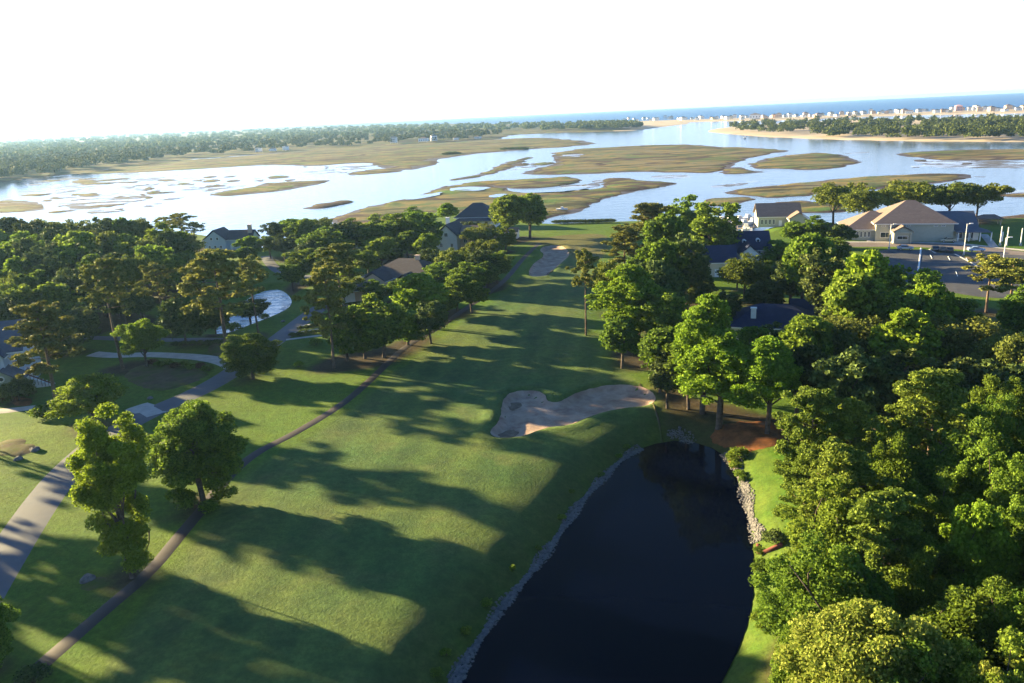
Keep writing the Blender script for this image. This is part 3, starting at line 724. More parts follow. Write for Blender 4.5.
# behind the clubhouse
T('live_oak', (836, 183), 54, h=15, label='tall live oak left of the clubhouse roof')
T('live_oak', (866, 188), 52, h=14, label='dark crowned live oak over the left wing of the clubhouse')
T('live_oak', (916, 179), 70, h=15, label='wide live oak behind the clubhouse roof peak')
T('live_oak', (952, 182), 56, h=14, label='live oak behind the right slope of the clubhouse roof')
T('live_oak', (980, 184), 54, h=13, label='leaning live oak right of the clubhouse over the water')

WOODS = np.array([(t[1], t[2], t[4]) for t in TREES])
def plant(t):
    k, x, y, h, R, label, group = t
    K = KINDS[k]; i = K['next'] % len(K['seeds']); K['next'] += 1
    tm, cm, hh, rr = proto(k, i); rng = random.Random(int(x * 31 + y * 17))
    name = WORD.get(k, 'oak_tree') if 'shrub' not in k else 'shrub'
    s = R / rr
    e = empty(name, (x, y, gz(x, y) - .05), rng.uniform(0, 6.28), (s, s, h / hh))
    tag(e, label, 'shrub' if 'shrub' in k else 'tree', group)
    a = bpy.data.objects.new('trunk', tm); COL.objects.link(a); a.parent = e
    b_ = bpy.data.objects.new('crown' if 'shrub' not in k else 'foliage', cm); COL.objects.link(b_); b_.parent = e
    if 'shrub' in k: a.name = 'stems'
    return e

# ------------------------------------------------------------------ ground
def build_ground():
    xs = np.r_[np.arange(-480, -170, 6.0), np.arange(-170, 215, 1.0), np.arange(215, 470, 6.0)]
    ys = np.r_[np.arange(-190, 30, 6.0), np.arange(30, 330, 1.0), np.arange(330, 480, 6.0)]
    X, Y = np.meshgrid(xs, ys); Z = ground_z(X, Y); ny, nx = X.shape
    i = (np.arange(ny - 1)[:, None] * nx + np.arange(nx - 1)[None]).ravel()
    me = np_mesh('ground', np.c_[X.ravel(), Y.ravel(), Z.ravel()], np.c_[i, i + 1, i + nx + 1, i + nx], True)
    def attr(n, v):
        a = me.attributes.new(n, 'FLOAT', 'POINT'); a.data.foreach_set('value', np.clip(v, 0, 1).astype(np.float32).ravel())
    w1 = wav(X, Y, 14, 7); fd = sdist(FAIR, X, Y)
    attr('fair', smstep(1.5, -1.5, fd + w1 * .8)); attr('green', smstep(1, -1, sdist(GREEN, X, Y)))
    d = np.full(X.shape, 1e3); cnt = np.zeros(X.shape)
    for x, y, r in WOODS:
        q = np.hypot(X - x, Y - y); d = np.minimum(d, q - r); cnt += np.exp(-(q / (r * 1.2)) ** 2)
    attr('litter', smstep(.55, 1.25, cnt + .22 * w1) * smstep(-2, 3, fd) * smstep(-.5, 1, sdist(LAGOON, X, Y)) * smstep(-2, 1.5, sdist(LAWN, X, Y) + .6 * w1))
    attr('lush', smstep(1.5, -1, sdist(LAWN, X, Y) + .5 * w1))
    attr('bank', smstep(9, 2, sdist(POND, X, Y)) * .6)
    return tag(link('ground', me, None, [MT['turf']]), kind='structure')
build_ground()

def big_disc(name, R, z, m, y0):
    me = bpy.data.meshes.new(name); me.from_pydata([(-R, y0, z), (R, y0, z), (R, R, z), (-R, R, z)], [], [(0, 1, 2, 3)]); me.update()
    return tag(link(name, me, None, [m]), kind='structure')
big_disc('river_water', 13000, -3.0, MT['river'], -400)
A, B = gp(560, 124.5, -3), gp(1024, 110.5, -3); dr = (B - A) / np.hypot(*(B - A))
OC = [A - dr * 9000, A, B, B + dr * 7000, (13000, 13000), (-13000, 13000)]
me = bpy.data.meshes.new('ocean'); me.from_pydata([(p[0], p[1], -2.9) for p in OC], [], [tuple(range(6))]); me.update()
tag(link('ocean', me, None, [MT['ocean']]), kind='structure')

sheet('pond_water', resample(POND, 2, True) , 3, lambda X, Y, D: np.full(X.shape, POND_Z), MT['pond'], 'structure')
sheet('lagoon_water', LAGOON, 3, lambda X, Y, D: np.full(X.shape, -1.25), MT['river'], 'structure')
for nm, P in (('bunker_sand', BUNKER), ('far_bunker_sand', BUNKER2)):
    sheet(nm, P, .8, lambda X, Y, D: ground_z(X, Y) + .03 + .12 * np.minimum(D / 1.2, 1) + .05 * wav(X, Y, 3, 4) * np.minimum(D, 1), MT['sand'], 'structure', jitter=.08)
for nm, px in (('damp_sand', [(508, 402), (518, 399), (524, 402), (518, 407), (509, 408)]), ('damp_sand', [(497, 434), (503, 428), (514, 428), (520, 432), (510, 438), (501, 438)]),
               ('damp_sand', [(546, 272), (552, 270), (553, 273), (547, 275)])):
    sheet(nm, outline(px, -.4), .5, lambda X, Y, D: ground_z(X, Y) + .20 + .02 * np.minimum(D, 1), MT['sand_dark'], 'structure', jitter=.25)

strip('cart_path', PATH, 2.2, MT['path'], .06, jit=.05)
strip('road', ROAD, 6.4, MT['asphalt'], .06)
def way(name, px, w_, m, off=.08): return strip(name, chaikin([gp(*p) for p in px], 2, False), w_, m, off)
way('driveway', [(236, 368), (222, 360), (190, 356), (150, 353), (116, 354), (92, 352)], 4.2, MT['concrete'])
way('back_lane', [(240, 341), (220, 339), (180, 339), (130, 338), (100, 337), (60, 335)], 3.4, MT['asphalt'])
way('driveway_apron', [(156, 415), (146, 409), (136, 406)], 5, MT['concrete'])
way('driveway', [(-20, 413), (10, 411), (34, 408)], 3.2, MT['concrete'])
way('lagoon_drive', [(266, 256), (270, 264), (283, 272), (305, 276), (330, 280)], 4.5, MT['asphalt'])
way('garage_drive', [(343, 297), (352, 292), (360, 289)], 6, MT['asphalt'], .09)
for a, b_ in (((286, 340), (338, 334)), ((292, 334), (336, 327)), ((300, 327), (334, 321))):
    way('concrete_strip', [a, ((a[0] + b_[0]) / 2, (a[1] + b_[1]) / 2), b_], 1.5, MT['concrete'])

def bed(name, px, m, z=0, off=.05, jit=.3): return sheet(name, outline(px, z), .9, lambda X, Y, D: ground_z(X, Y) + off + .12 * np.minimum(D, 1) - .12 * (D < .02), m, 'structure', jitter=jit)
bed('pine_straw_bed', [(710, 425), (728, 420), (750, 418), (792, 421), (792, 437), (776, 446), (750, 449), (732, 441), (716, 432)], MT['straw'], jit=.9)
bed('mulch_bed', [(128, 368), (150, 362), (182, 364), (205, 370), (212, 374), (190, 384), (160, 392), (140, 386), (122, 380)], MT['mulch'])
bed('mulch_bed', [(0, 440), (26, 436), (44, 444), (34, 456), (12, 462), (-6, 458)], MT['mulch'], 0, .05, 1.1)
bed('mulch_bed', [(76, 586), (88, 575), (104, 572), (112, 578), (98, 590), (82, 594)], MT['mulch'])
bed('mulch_bed', [(205, 345), (226, 342), (232, 348), (226, 357), (208, 356)], MT['mulch'])
bed('mulch_bed', [(12, 395), (34, 396), (36, 406), (10, 408)], MT['straw'])
bed('straw_bed', [(722, 448), (740, 446), (746, 452), (738, 458), (726, 458)], MT['straw'], -.6)
bed('straw_bed', [(760, 533), (768, 529), (780, 531), (780, 540), (764, 540)], MT['mulch'], -.4)
# pale worn edge beside the cart path, and the small water channel into the pond
way('worn_edge', [(640, 384), (650, 398), (658, 414), (664, 432), (668, 442)], .45, MT['mulch'], .06)

# rip rap: uncountable small stones round the pond edge
def stones(name, lines, n, size, m, seed=3):
    rng = np.random.default_rng(seed); Vs = []; Fs = []; o = 0
    ico = bmesh.new(); bmesh.ops.create_icosphere(ico, subdivisions=1, radius=1); iv = np.array([v.co for v in ico.verts]); iF = np.array([[v.index for v in f.verts] for f in ico.faces]); ico.free()
    for P, wid, share in lines:
        P = resample(P, .5); T_ = np.gradient(P, axis=0); T_ /= np.hypot(*T_.T)[:, None] + 1e-9; Nn = np.c_[-T_[:, 1], T_[:, 0]]
        k_ = int(n * share); I = rng.integers(0, len(P), k_); off = np.clip(rng.normal(size=k_) * .3, -.62, .62) * wid * (.8 + .35 * np.sin(I * .31))
        Q = P[I] + Nn[I] * off[:, None] + T_[I] * rng.uniform(-.3, .3, k_)[:, None]; ZQ = ground_z(Q[:, 0], Q[:, 1])
        for q, zq in zip(Q, ZQ):
            s = size * rng.uniform(.45, 1.25); d = iv * (1 + .22 * rng.normal(size=(len(iv), 1))) * np.array([1, rng.uniform(.6, 1), rng.uniform(.45, .75)]) * s
            a = rng.uniform(0, 6.28); d = np.c_[d[:, 0] * math.cos(a) - d[:, 1] * math.sin(a), d[:, 0] * math.sin(a) + d[:, 1] * math.cos(a), d[:, 2]]
            Vs.append(d + np.array([q[0], q[1], max(zq, POND_Z - .05) + .1 * s])); Fs.append(iF + o); o += len(iv)
    return tag(link(name, np_mesh(name, np.vstack(Vs), np.vstack(Fs)), None, [m]), kind='stuff')
left_edge = chaikin([gp(*p, POND_Z + .25) for p in [(452, 690), (458, 668), (478, 640), (503, 602), (543, 557), (572, 512), (594, 485), (622, 457), (640, 447)]], 2, False)
right_edge = chaikin([gp(*p, -1.7) for p in [(724, 451), (734, 458), (742, 476), (748, 500), (754, 525), (760, 538)]], 2, False)
channel = chaikin([gp(*p, -1.9) for p in [(670, 436), (680, 433), (690, 440)]], 2, False)
stones('riprap_stones', [(left_edge, 1.05, .66), (right_edge, 1.3, .30), (channel, 1.6, .03)], 8000, .17, MT['stone'])

# ------------------------------------------------------------------ marsh islands
def marsh(px, step, edge=None, hgt=1.0, name='marsh_island', m='marsh', amp=.28, base=-3.35, n=2):
    P = outline(px, -2.9, n); e = (edge or step * .8) * 1.3
    Q = resample(P, step, True); T_ = np.roll(Q, -1, 0) - np.roll(Q, 1, 0); T_ /= np.hypot(*T_.T)[:, None] + 1e-9
    ar = .5 * np.sum(P[:, 0] * np.roll(P[:, 1], -1) - P[:, 1] * np.roll(P[:, 0], -1)); out = np.c_[T_[:, 1], -T_[:, 0]] * (1 if ar > 0 else -1)
    if len(Q) > 12:
        try: sheet('mud_bank', Q + out * (step * (.55 + .45 * wav(Q[:, 0], Q[:, 1], step * 14, 9)))[:, None], step, lambda X, Y, D: -3.12 + .42 * smstep(0, step * 2.2, D) - .5 * smstep(step * 2.2, step * 4, D), MT['mudbank'], 'structure', jitter=step * .3)
        except Exception as ex: print('bank skipped', ex)
    return sheet(name, P, step, lambda X, Y, D: base + hgt * smstep(0, e, D) + amp * smstep(0, 2 * e, D) * (wav(X, Y, step * 16, 2) + .5 * wav(X, Y, step * 5, 6)), MT[m], 'structure', jitter=step * .6)
marsh([(60, 176), (110, 166), (150, 162), (200, 159), (260, 155), (340, 147), (420, 144), (500, 139), (540, 137), (575, 139.5), (602, 143), (580, 146), (548, 148), (520, 149.5), (505, 151.5), (480, 153), (468, 156),
       (447, 158), (440, 163), (425, 168), (410, 171), (390, 170), (375, 164), (350, 163), (325, 166), (300, 166), (270, 165), (230, 167), (200, 169), (160, 171.5), (120, 173)], 16, 14, .95, amp=.2)
marsh([(340, 174), (356, 176), (390, 173), (412, 170), (400, 167), (372, 169)], 9, 8, .7, m='marsh', amp=.3)
def flats(px, step, lev=-3.12, amp=.22, name='mud_flat'):
    P = outline(px, -2.95, 1)
    return sheet(name, P, step, lambda X, Y, D: lev + .14 - .2 + .2 * smstep(0, step * 2, D) + amp * (.6 * wav(X, Y * .6, step * 14, 1) + .6 * wav(X, Y * .6, step * 5, 8)), MT['mudflat'], 'structure', jitter=step * .5)
flats([(330, 167), (345, 165), (372, 163), (392, 167), (380, 172), (356, 176), (340, 176), (322, 172)], 5)
flats([(295, 172), (330, 170), (345, 174), (320, 175)], 5)
flats([(55, 204), (90, 195), (130, 190), (160, 198), (130, 205), (90, 208), (60, 209)], 4, -3.08)
flats([(15, 183), (30, 179), (45, 182), (38, 186), (22, 185)], 5, -2.95, .12); flats([(45, 186), (70, 184), (104, 182), (80, 187), (58, 189)], 5, -3.05, .15)
flats([(52, 191), (70, 187), (84, 188), (66, 193)], 4, -3.0, .12); flats([(122, 180), (160, 177), (190, 174), (165, 178), (128, 181)], 5, -2.98, .06)
flats([(134, 188), (150, 184), (164, 183), (155, 187), (138, 189)], 4, -2.98, .1); flats([(167, 190), (185, 187), (230, 183), (262, 184), (232, 189), (200, 193), (178, 191)], 5, -3.06)
flats([(96, 172), (130, 171), (150, 173), (120, 176)], 6, -3.02)
flats([(500, 170), (520, 164), (548, 159), (552, 164), (535, 168), (512, 173)], 5, -3.06)
flats([(444, 190), (470, 186), (492, 187), (488, 190), (460, 191)], 4, -3.08); flats([(548, 188), (585, 180), (602, 184), (590, 189), (560, 191)], 4, -3.08)
flats([(646, 176), (680, 174), (708, 176), (690, 178), (660, 178.5)], 6, -2.98, .1); flats([(710, 187), (735, 183), (764, 180), (742, 185), (716, 188)], 5, -2.96, .06)
flats([(914, 158), (940, 160), (1000, 161), (1060, 160), (1060, 168), (980, 168.5), (930, 168), (918, 164)], 5, -2.98, .16)
flats([(838, 153.5), (870, 151.5), (882, 152), (850, 154)], 7, -2.95, .05); flats([(972, 176), (985, 175), (990, 177), (978, 178.5)], 4)
flats([(1000, 190), (1060, 188), (1060, 196), (1010, 196)], 5, -2.9, .12)
marsh([(-20, 204), (30, 200), (52, 205), (40, 211), (10, 213), (-20, 212)], 6, 5, .8)
marsh([(120, 206), (140, 201), (158, 197.5), (140, 193), (128, 191.5), (146, 198), (126, 203), (60, 207), (80, 209)], 4, 2, .6, n=1)
marsh([(206, 195), (222, 191), (250, 187), (272, 182.5), (300, 181), (338, 179.5), (320, 184), (300, 187.5), (285, 190.5), (258, 193.5), (235, 196), (213, 197)], 6, 5, .85, m='marsh_green')
marsh([(263, 178), (275, 175), (291, 176), (286, 178.2), (270, 179)], 4, 3, .7)
marsh([(303, 209), (315, 205), (335, 201.5), (357, 199), (352, 203.5), (335, 206.5), (320, 208.8)], 4, 3, 1.1)
marsh([(444, 180), (475, 175), (490, 170), (498, 166), (520, 158), (536, 156), (528, 160), (515, 166.5), (505, 171), (490, 174.5), (470, 178.5), (452, 180.5)], 6, 5, 1, m='marsh_green')
marsh([(518, 174), (538, 168), (552, 165), (556, 161), (550, 157), (553, 153), (570, 150), (590, 148), (620, 146.5), (660, 144.5), (690, 144.5), (720, 146.5), (760, 148), (780, 150), (798, 150.5), (775, 153.5),
       (760, 155.5), (742, 161), (730, 167), (715, 172), (704, 174), (690, 172.7), (670, 172.3), (655, 173), (640, 171.6), (620, 172.6), (590, 174), (560, 174.6), (536, 175)], 11, 9, 1.05, amp=.22)
flats([(556, 157), (572, 154), (596, 155), (580, 157.5)], 6, -2.35, .1, 'marsh_pool')
marsh([(716, 172), (727, 167), (740, 167), (748, 170), (762, 171), (770, 172), (745, 174), (720, 174)], 6, 5, .9)
marsh([(748, 168), (752, 162), (765, 158.5), (790, 154.5), (815, 152.5), (838, 153.5), (850, 157.5), (862, 162), (855, 166), (830, 169), (800, 171), (780, 168), (760, 169)], 8, 7, 1.1, amp=.18)
marsh([(458, 183.5), (480, 181), (510, 180), (540, 178), (570, 176.5), (581, 178), (584, 181), (570, 184.5), (555, 187), (530, 188.5), (505, 188), (490, 185.5), (470, 185.5)], 5, 4, 1.05, m='marsh_green')
marsh([(320, 222), (345, 213), (388, 202), (420, 195), (445, 186), (470, 183), (505, 187), (512, 191), (530, 193), (552, 191), (588, 190), (603, 187), (601, 183), (600, 179.5), (606, 177.5), (626, 177.5), (640, 179.5),
       (660, 181), (676, 182.5), (678, 184.5), (660, 187.5), (640, 190.5), (620, 195), (605, 199), (595, 203), (590, 208), (575, 214), (552, 216), (540, 222), (510, 240), (400, 240)], 5, 4.5, 1.0, amp=.25, m='marsh_green')
for px in ([(402, 199), (425, 195), (445, 191), (440, 195), (415, 200)], [(444, 189), (470, 186.5), (494, 188), (480, 191), (455, 191)], [(488, 195), (508, 193.5), (504, 197), (492, 198)], [(525, 191.5), (560, 188.5), (592, 187), (575, 190.5), (540, 193)]):
    sheet('marsh_pool', outline(px, -2.2), 4, lambda X, Y, D: np.full(X.shape, -2.04), MT['river'], 'structure', jitter=2)
marsh([(716, 194), (735, 190), (760, 186.5), (800, 182.5), (840, 178.5), (880, 175.5), (930, 173.5), (970, 174), (974, 178), (955, 181), (920, 184), (890, 188), (870, 191), (850, 189), (820, 194), (790, 197), (770, 199),
       (755, 196), (738, 195)], 6, 5, 1.1)
marsh([(700, 199), (720, 197), (757, 195.5), (751, 201.5), (735, 205), (720, 206), (702, 206)], 5, 4, 1.05)
marsh([(752, 209), (775, 203), (800, 199.5), (818, 202), (845, 206), (850, 213), (800, 213), (765, 211)], 4, 3, .9, m='marsh_green')
marsh([(888, 154.5), (910, 152), (940, 150.5), (980, 149.5), (1070, 148), (1070, 159), (1000, 160.5), (970, 160.5), (940, 160.5), (918, 158)], 10, 8, 1.05, amp=.16)
marsh([(990, 194), (1070, 190), (1070, 196), (1004, 197)], 5, 4, .9)
marsh([(960, 222), (985, 216.5), (1070, 214), (1070, 226), (980, 228)], 4, 3, 1.3)

# low tussocks and wet flats scattered through the tidal water on the left
tr = random.Random(77)
for (xa, xb, ya, yb, n_) in ((-20, 190, 178, 212, 74), (190, 300, 176, 193, 26), (296, 372, 166, 178, 9), (505, 560, 159, 170, 7), (440, 500, 185, 191, 5), (548, 604, 180, 190, 6), (905, 1050, 160, 169, 10)):
    for _ in range(n_):
        cx, cy = tr.uniform(xa, xb), tr.uniform(ya, yb); L_ = tr.uniform(8, 30) * (1.4 if xa < 0 else .8); t_ = tr.uniform(.6, 1.9); sl_ = tr.uniform(-.10, -.02)
        pts = [(cx + L_ * .5 * math.cos(a), cy + L_ * .5 * math.cos(a) * sl_ + t_ * math.sin(a) * (1 + .4 * tr.uniform(-1, 1))) for a in np.linspace(0, 6.28, 9)[:-1]]
        try:
            if tr.random() < .55: flats(pts, 3.5, -2.93, .12)
            else: marsh(pts, 3.5, 3, .75, m='marsh' if tr.random() < .6 else 'marsh_green')
        except Exception as ex: print('tussock skipped', ex)

# far land: the barrier beach, the wooded bank and the hammock
def far_land(px, name, m, step=40, top=-2.2): return sheet(name, outline(px, -3, 1), step, lambda X, Y, D: -3.3 + (top + 3.3) * smstep(0, step * .5, D), MT[m], 'structure', jitter=step * .15)
far_land([(700, 131.5), (730, 134.5), (760, 136.8), (800, 138.7), (850, 140.2), (940, 142), (1100, 142), (1100, 117), (1010, 117), (950, 119), (860, 119.5), (780, 123.5), (725, 127)], 'hammock_shore', 'beach', 18, -1.9)
far_land([(540, 127.5), (600, 125), (645, 124.6), (700, 121.8), (750, 121), (800, 120), (870, 116.6), (950, 114.6), (1024, 113.4), (1110, 110), (1110, 104.5), (1024, 108.6), (900, 113), (800, 116.6), (700, 119.4), (620, 121.8)],
         'barrier_beach', 'beach', 45, -1.2)
far_land([(960, 122), (990, 117.5), (1030, 116.5), (1100, 115.5), (1100, 124), (1000, 124.5)], 'marsh_bar', 'marsh', 25, -1.6)
far_land([(600, 131.5), (636, 131), (652, 128.5), (676, 125.5), (696, 123), (680, 122.2), (640, 124), (600, 126)], 'sand_spit', 'beach', 25, -2.0)
far_land([(-420, 230), (-150, 202), (-40, 188), (40, 178), (88, 173), (150, 164), (220, 157), (340, 149), (440, 143), (505, 139), (510, 135), (560, 133), (610, 132), (642, 130), (640, 126), (600, 124), (540, 124.5),
          (470, 123.5), (430, 124), (330, 127), (200, 132), (0, 141), (-300, 154.5), (-520, 170)], 'wooded_bank', 'marsh', 60, -1.4)

# far woods: hundreds of crowns that read as one mass
def far_wood(name, px, n, hr, rr, per, card, seed, thin=None):
    rng = np.random.default_rng(seed); P = outline(px, -2, 1)
    lo, hi = P.min(0), P.max(0); pts = []
    scr = np.array(px, float); l2, h2 = scr.min(0), scr.max(0)
    while len(pts) < n:                                        # even over the ground, denser towards the near edge
        q = gp(rng.uniform(l2[0], h2[0]), rng.uniform(l2[1], h2[1]), -2)
        if inside(P, np.array([q[0]]), np.array([q[1]]))[0]: pts.append(q)
    Vs = []; Fs = []; o = 0
    for q in pts:
        D = math.hypot(*q); k = max(1, D / 1000) ** .8
        h = rng.uniform(*hr); r = rng.uniform(*rr) * (1 + .25 * (k - 1)); m_ = int(per / k)
        d = unit(m_, rng, -.35); sq = rng.uniform(.55, 1.05, len(d))[:, None]
        lob = 1 + .3 * np.sin(d[:, :1] * 5 + q[0]) * np.cos(d[:, 1:2] * 5 + q[1])
        Pp = np.array([q[0], q[1], -2 + h * .58]) + d * sq * lob * np.array([r, r, h * .42])
        Nr = d * .6 + rng.normal(size=d.shape) * .4; Nr /= np.linalg.norm(Nr, axis=1)[:, None]
        V, F = leaf_cards(Pp, Nr, card * k, .7, rng); Vs.append(V); Fs.append(F + o); o += len(V)
    return tag(link(name, np_mesh(name, np.vstack(Vs), np.vstack(Fs)), None, [MT['leaf_far']]), kind='stuff')
far_wood('far_wood', [(-80, 190), (0, 182), (86, 171), (150, 162), (220, 155), (340, 147), (440, 142), (504, 138), (500, 131), (400, 134), (300, 140), (150, 150), (0, 162), (-80, 170)], 900, (7, 17), (3, 8), 150, 1.5, 5)
far_wood('far_wood', [(-80, 172), (0, 164), (150, 152), (300, 141), (400, 135), (505, 131), (560, 132), (642, 129.5), (640, 126.5), (560, 125.5), (440, 125), (300, 129), (150, 135), (0, 142), (-80, 146)], 1500, (11, 17), (6, 10), 110, 2.2, 6)
far_wood('hammock_wood', [(722, 129.5), (760, 134), (800, 137), (850, 138.8), (940, 141), (1090, 141), (1090, 125.5), (960, 123), (860, 122), (790, 124), (740, 126.5)], 560, (7, 15), (3, 7.5), 150, 1.5, 7)
far_wood('spit_wood', [(560, 131.2), (600, 131), (640, 129.6), (640, 126.5), (590, 126)], 160, (12, 18), (6, 9), 110, 2.0, 8)

# ------------------------------------------------------------------ buildings
def shingle(name, c): return speckled(name, tuple(x * .8 for x in c), tuple(x * 1.2 for x in c), 1.1, .85, .2, .3, .02, .25, tuple(x * .9 for x in c), (1, 1, 6))
RM = {'navy': shingle('navy_shingle', (.026, .034, .075)), 'brown': shingle('brown_shingle', (.070, .060, .064)), 'tan': shingle('tan_shingle', (.20, .148, .125)),
      'grey': shingle('grey_shingle', (.10, .11, .14)), 'slate': shingle('slate_shingle', (.06, .065, .08))}
def siding(name, c):
    m, nt, b = nmat(name, .7, .25); v = coords(nt); wv = N(nt, 'ShaderNodeTexWave', wave_type='BANDS', bands_direction='Z'); wv.inputs['Scale'].default_value = 2.2
    nt.links.new(v, wv.inputs['Vector'])
    nt.links.new(mix(nt, noise(nt, v, 1.2), tuple(x * .9 for x in c), c), b.inputs['Base Color']); bump(nt, b, wv.outputs[0], .3, .02); return m
WM = {'blue': siding('blue_siding', (.46, .54, .66)), 'cream': siding('cream_siding', (.62, .56, .42)), 'peach': siding('peach_stucco', (.62, .45, .33)), 'white': siding('white_siding', (.74, .73, .70)),
      'beige': siding('beige_siding', (.42, .41, .33)), 'green': siding('sage_siding', (.33, .36, .28)), 'paleblue': siding('pale_blue_siding', (.45, .52, .6))}

def roof_mesh(kind_, x0, x1, y0, y1, z, rise, ov=.5, axis='x', th=.18):
    """gable / hip roof as a closed solid with eave thickness"""
    X0, X1, Y0, Y1 = x0 - ov, x1 + ov, y0 - ov, y1 + ov; mb = MB(); cx, cy = (X0 + X1) / 2, (Y0 + Y1) / 2
    if axis == 'x': half = (Y1 - Y0) / 2
    else: half = (X1 - X0) / 2
    ins = 0 if kind_ == 'gable' else half
    if axis == 'x':
        if X1 - X0 < 2 * ins: ins = (X1 - X0) / 2 - .05
        r0, r1 = (X0 + ins, cy, z + rise), (X1 - ins, cy, z + rise)
    else:
        if Y1 - Y0 < 2 * ins: ins = (Y1 - Y0) / 2 - .05
        r0, r1 = (cx, Y0 + ins, z + rise), (cx, Y1 - ins, z + rise)
    c = [(X0, Y0), (X1, Y0), (X1, Y1), (X0, Y1)]; lo = [(a, b, z - th) for a, b in c]; hi = [(a, b, z) for a, b in c]
    vs = lo + hi + [r0, r1]
    fs = [(3, 2, 1, 0), (0, 1, 5, 4), (1, 2, 6, 5), (2, 3, 7, 6), (3, 0, 4, 7)]
    if axis == 'x': fs += [(4, 5, 9, 8), (6, 7, 8, 9), (5, 6, 9), (7, 4, 8)]
    else: fs += [(4, 5, 8), (5, 6, 9, 8), (6, 7, 9), (7, 4, 8, 9)]
    return mb.add(vs, fs)

def window(parent, side, u, z, w_, h_, rect, frame_m=None, kind_='window'):
    """framed window on one wall of the block rect=(x0,x1,y0,y1)"""
    x0, x1, y0, y1 = rect; f = MB(); g = MB(); t = .12
    for (a, b, c, d) in ((u - w_ / 2, u + w_ / 2, z, z + t), (u - w_ / 2, u + w_ / 2, z + h_ - t, z + h_), (u - w_ / 2, u - w_ / 2 + t, z + t, z + h_ - t), (u + w_ / 2 - t, u + w_ / 2, z + t, z + h_ - t)):
        f.box(a, b, -.07, .05, c, d)
    f.box(u - .03, u + .03, -.05, .04, z + t, z + h_ - t)
    g.box(u - w_ / 2 + t, u + w_ / 2 - t, -.025, .03, z + t, z + h_ - t)
    fo = f.build(kind_, frame_m or MT['white'], parent); po = g.build('pane', MT['glass'], fo)
    cx, cy = (x0 + x1) / 2, (y0 + y1) / 2
    fo.matrix_local = {'f': Matrix.Translation((0, y0 - .01, 0)), 'b': Matrix.Translation((0, y1 + .01, 0)) @ Matrix.Rotation(math.pi, 4, 'Z'),
                       'l': Matrix.Translation((x0 - .01, 0, 0)) @ Matrix.Rotation(-math.pi / 2, 4, 'Z'), 'r': Matrix.Translation((x1 + .01, 0, 0)) @ Matrix.Rotation(math.pi / 2, 4, 'Z')}[side]
    return fo

def block(parent, rect, h, wall, roof, rk='gable', rise=2.5, axis='x', ov=.5, z0=-.3, wins=()):
    x0, x1, y0, y1 = rect; mb = MB(); mb.box(x0, x1, y0, y1, z0, h - .02)
    if rk == 'gable':
        k = rise * (1 - .0) * .985
        if axis == 'x':
            r = k * (y1 - y0) / (y1 - y0 + 2 * ov)
            for xa, xb in ((x0, x0 + .2), (x1 - .2, x1)): mb.add([(xa, y0, h - .02), (xb, y0, h - .02), (xa, y1, h - .02), (xb, y1, h - .02), (xa, (y0 + y1) / 2, h + r), (xb, (y0 + y1) / 2, h + r)], [(0, 2, 4), (1, 5, 3), (0, 4, 5, 1), (2, 3, 5, 4), (0, 1, 3, 2)])
        else:
            r = k * (x1 - x0) / (x1 - x0 + 2 * ov)
            for ya, yb in ((y0, y0 + .2), (y1 - .2, y1)): mb.add([(x0, ya, h - .02), (x0, yb, h - .02), (x1, ya, h - .02), (x1, yb, h - .02), ((x0 + x1) / 2, ya, h + r), ((x0 + x1) / 2, yb, h + r)], [(0, 4, 2), (1, 3, 5), (0, 1, 5, 4), (2, 4, 5, 3), (0, 2, 3, 1)])
    wo = mb.build('wall', WM[wall], parent)
    if rk == 'gable':                                          # open gable: roof as two slabs so the gable wall shows
        m2 = MB(); t = .16; cx, cy = (x0 + x1) / 2, (y0 + y1) / 2
        if axis == 'x':
            for s, ye in ((1, y0 - ov), (-1, y1 + ov)):
                m2.add([(x0 - ov, ye, h), (x1 + ov, ye, h), (x1 + ov, cy, h + rise), (x0 - ov, cy, h + rise), (x0 - ov, ye, h + t), (x1 + ov, ye, h + t), (x1 + ov, cy, h + rise + t), (x0 - ov, cy, h + rise + t)],
                       [(0, 3, 2, 1), (4, 5, 6, 7), (0, 1, 5, 4), (1, 2, 6, 5), (3, 0, 4, 7)])
        else:
            for xe in (x0 - ov, x1 + ov):
                m2.add([(xe, y0 - ov, h), (xe, y1 + ov, h), (cx, y1 + ov, h + rise), (cx, y0 - ov, h + rise), (xe, y0 - ov, h + t), (xe, y1 + ov, h + t), (cx, y1 + ov, h + rise + t), (cx, y0 - ov, h + rise + t)],
                       [(0, 3, 2, 1), (4, 5, 6, 7), (0, 1, 5, 4), (1, 2, 6, 5), (3, 0, 4, 7)])
        ro = m2.build('roof', RM[roof], parent)
    else: ro = roof_mesh(rk, x0, x1, y0, y1, h, rise, ov, axis).build('roof', RM[roof], parent)
    X0, X1, Y0, Y1 = x0 - ov - .03, x1 + ov + .03, y0 - ov - .03, y1 + ov + .03
    eb = []                                                    # white eave boards
    if rk != 'gable' or axis == 'x': eb += [(X0, X1, Y0 - .04, Y0), (X0, X1, Y1, Y1 + .04)]
    if rk != 'gable' or axis == 'y': eb += [(X0 - .04, X0, Y0, Y1), (X1, X1 + .04, Y0, Y1)]
    for q in eb: MB().box(*q, h - .24, h - .02).build('eave_board', MT['white'], parent)
    for wn in wins: window(parent, *wn[:5], rect)
    return wo, ro

def door(parent, x, y, w_=1.1, h_=2.15, m='white'):
    d = MB().box(x - w_ / 2, x + w_ / 2, y - .09, y + .02, 0, h_).build('door', MT[m], parent)
    MB().box(x + w_ / 2 - .18, x + w_ / 2 - .1, y - .15, y - .09, 1.0, 1.1).build('handle', MT['metal'], d)

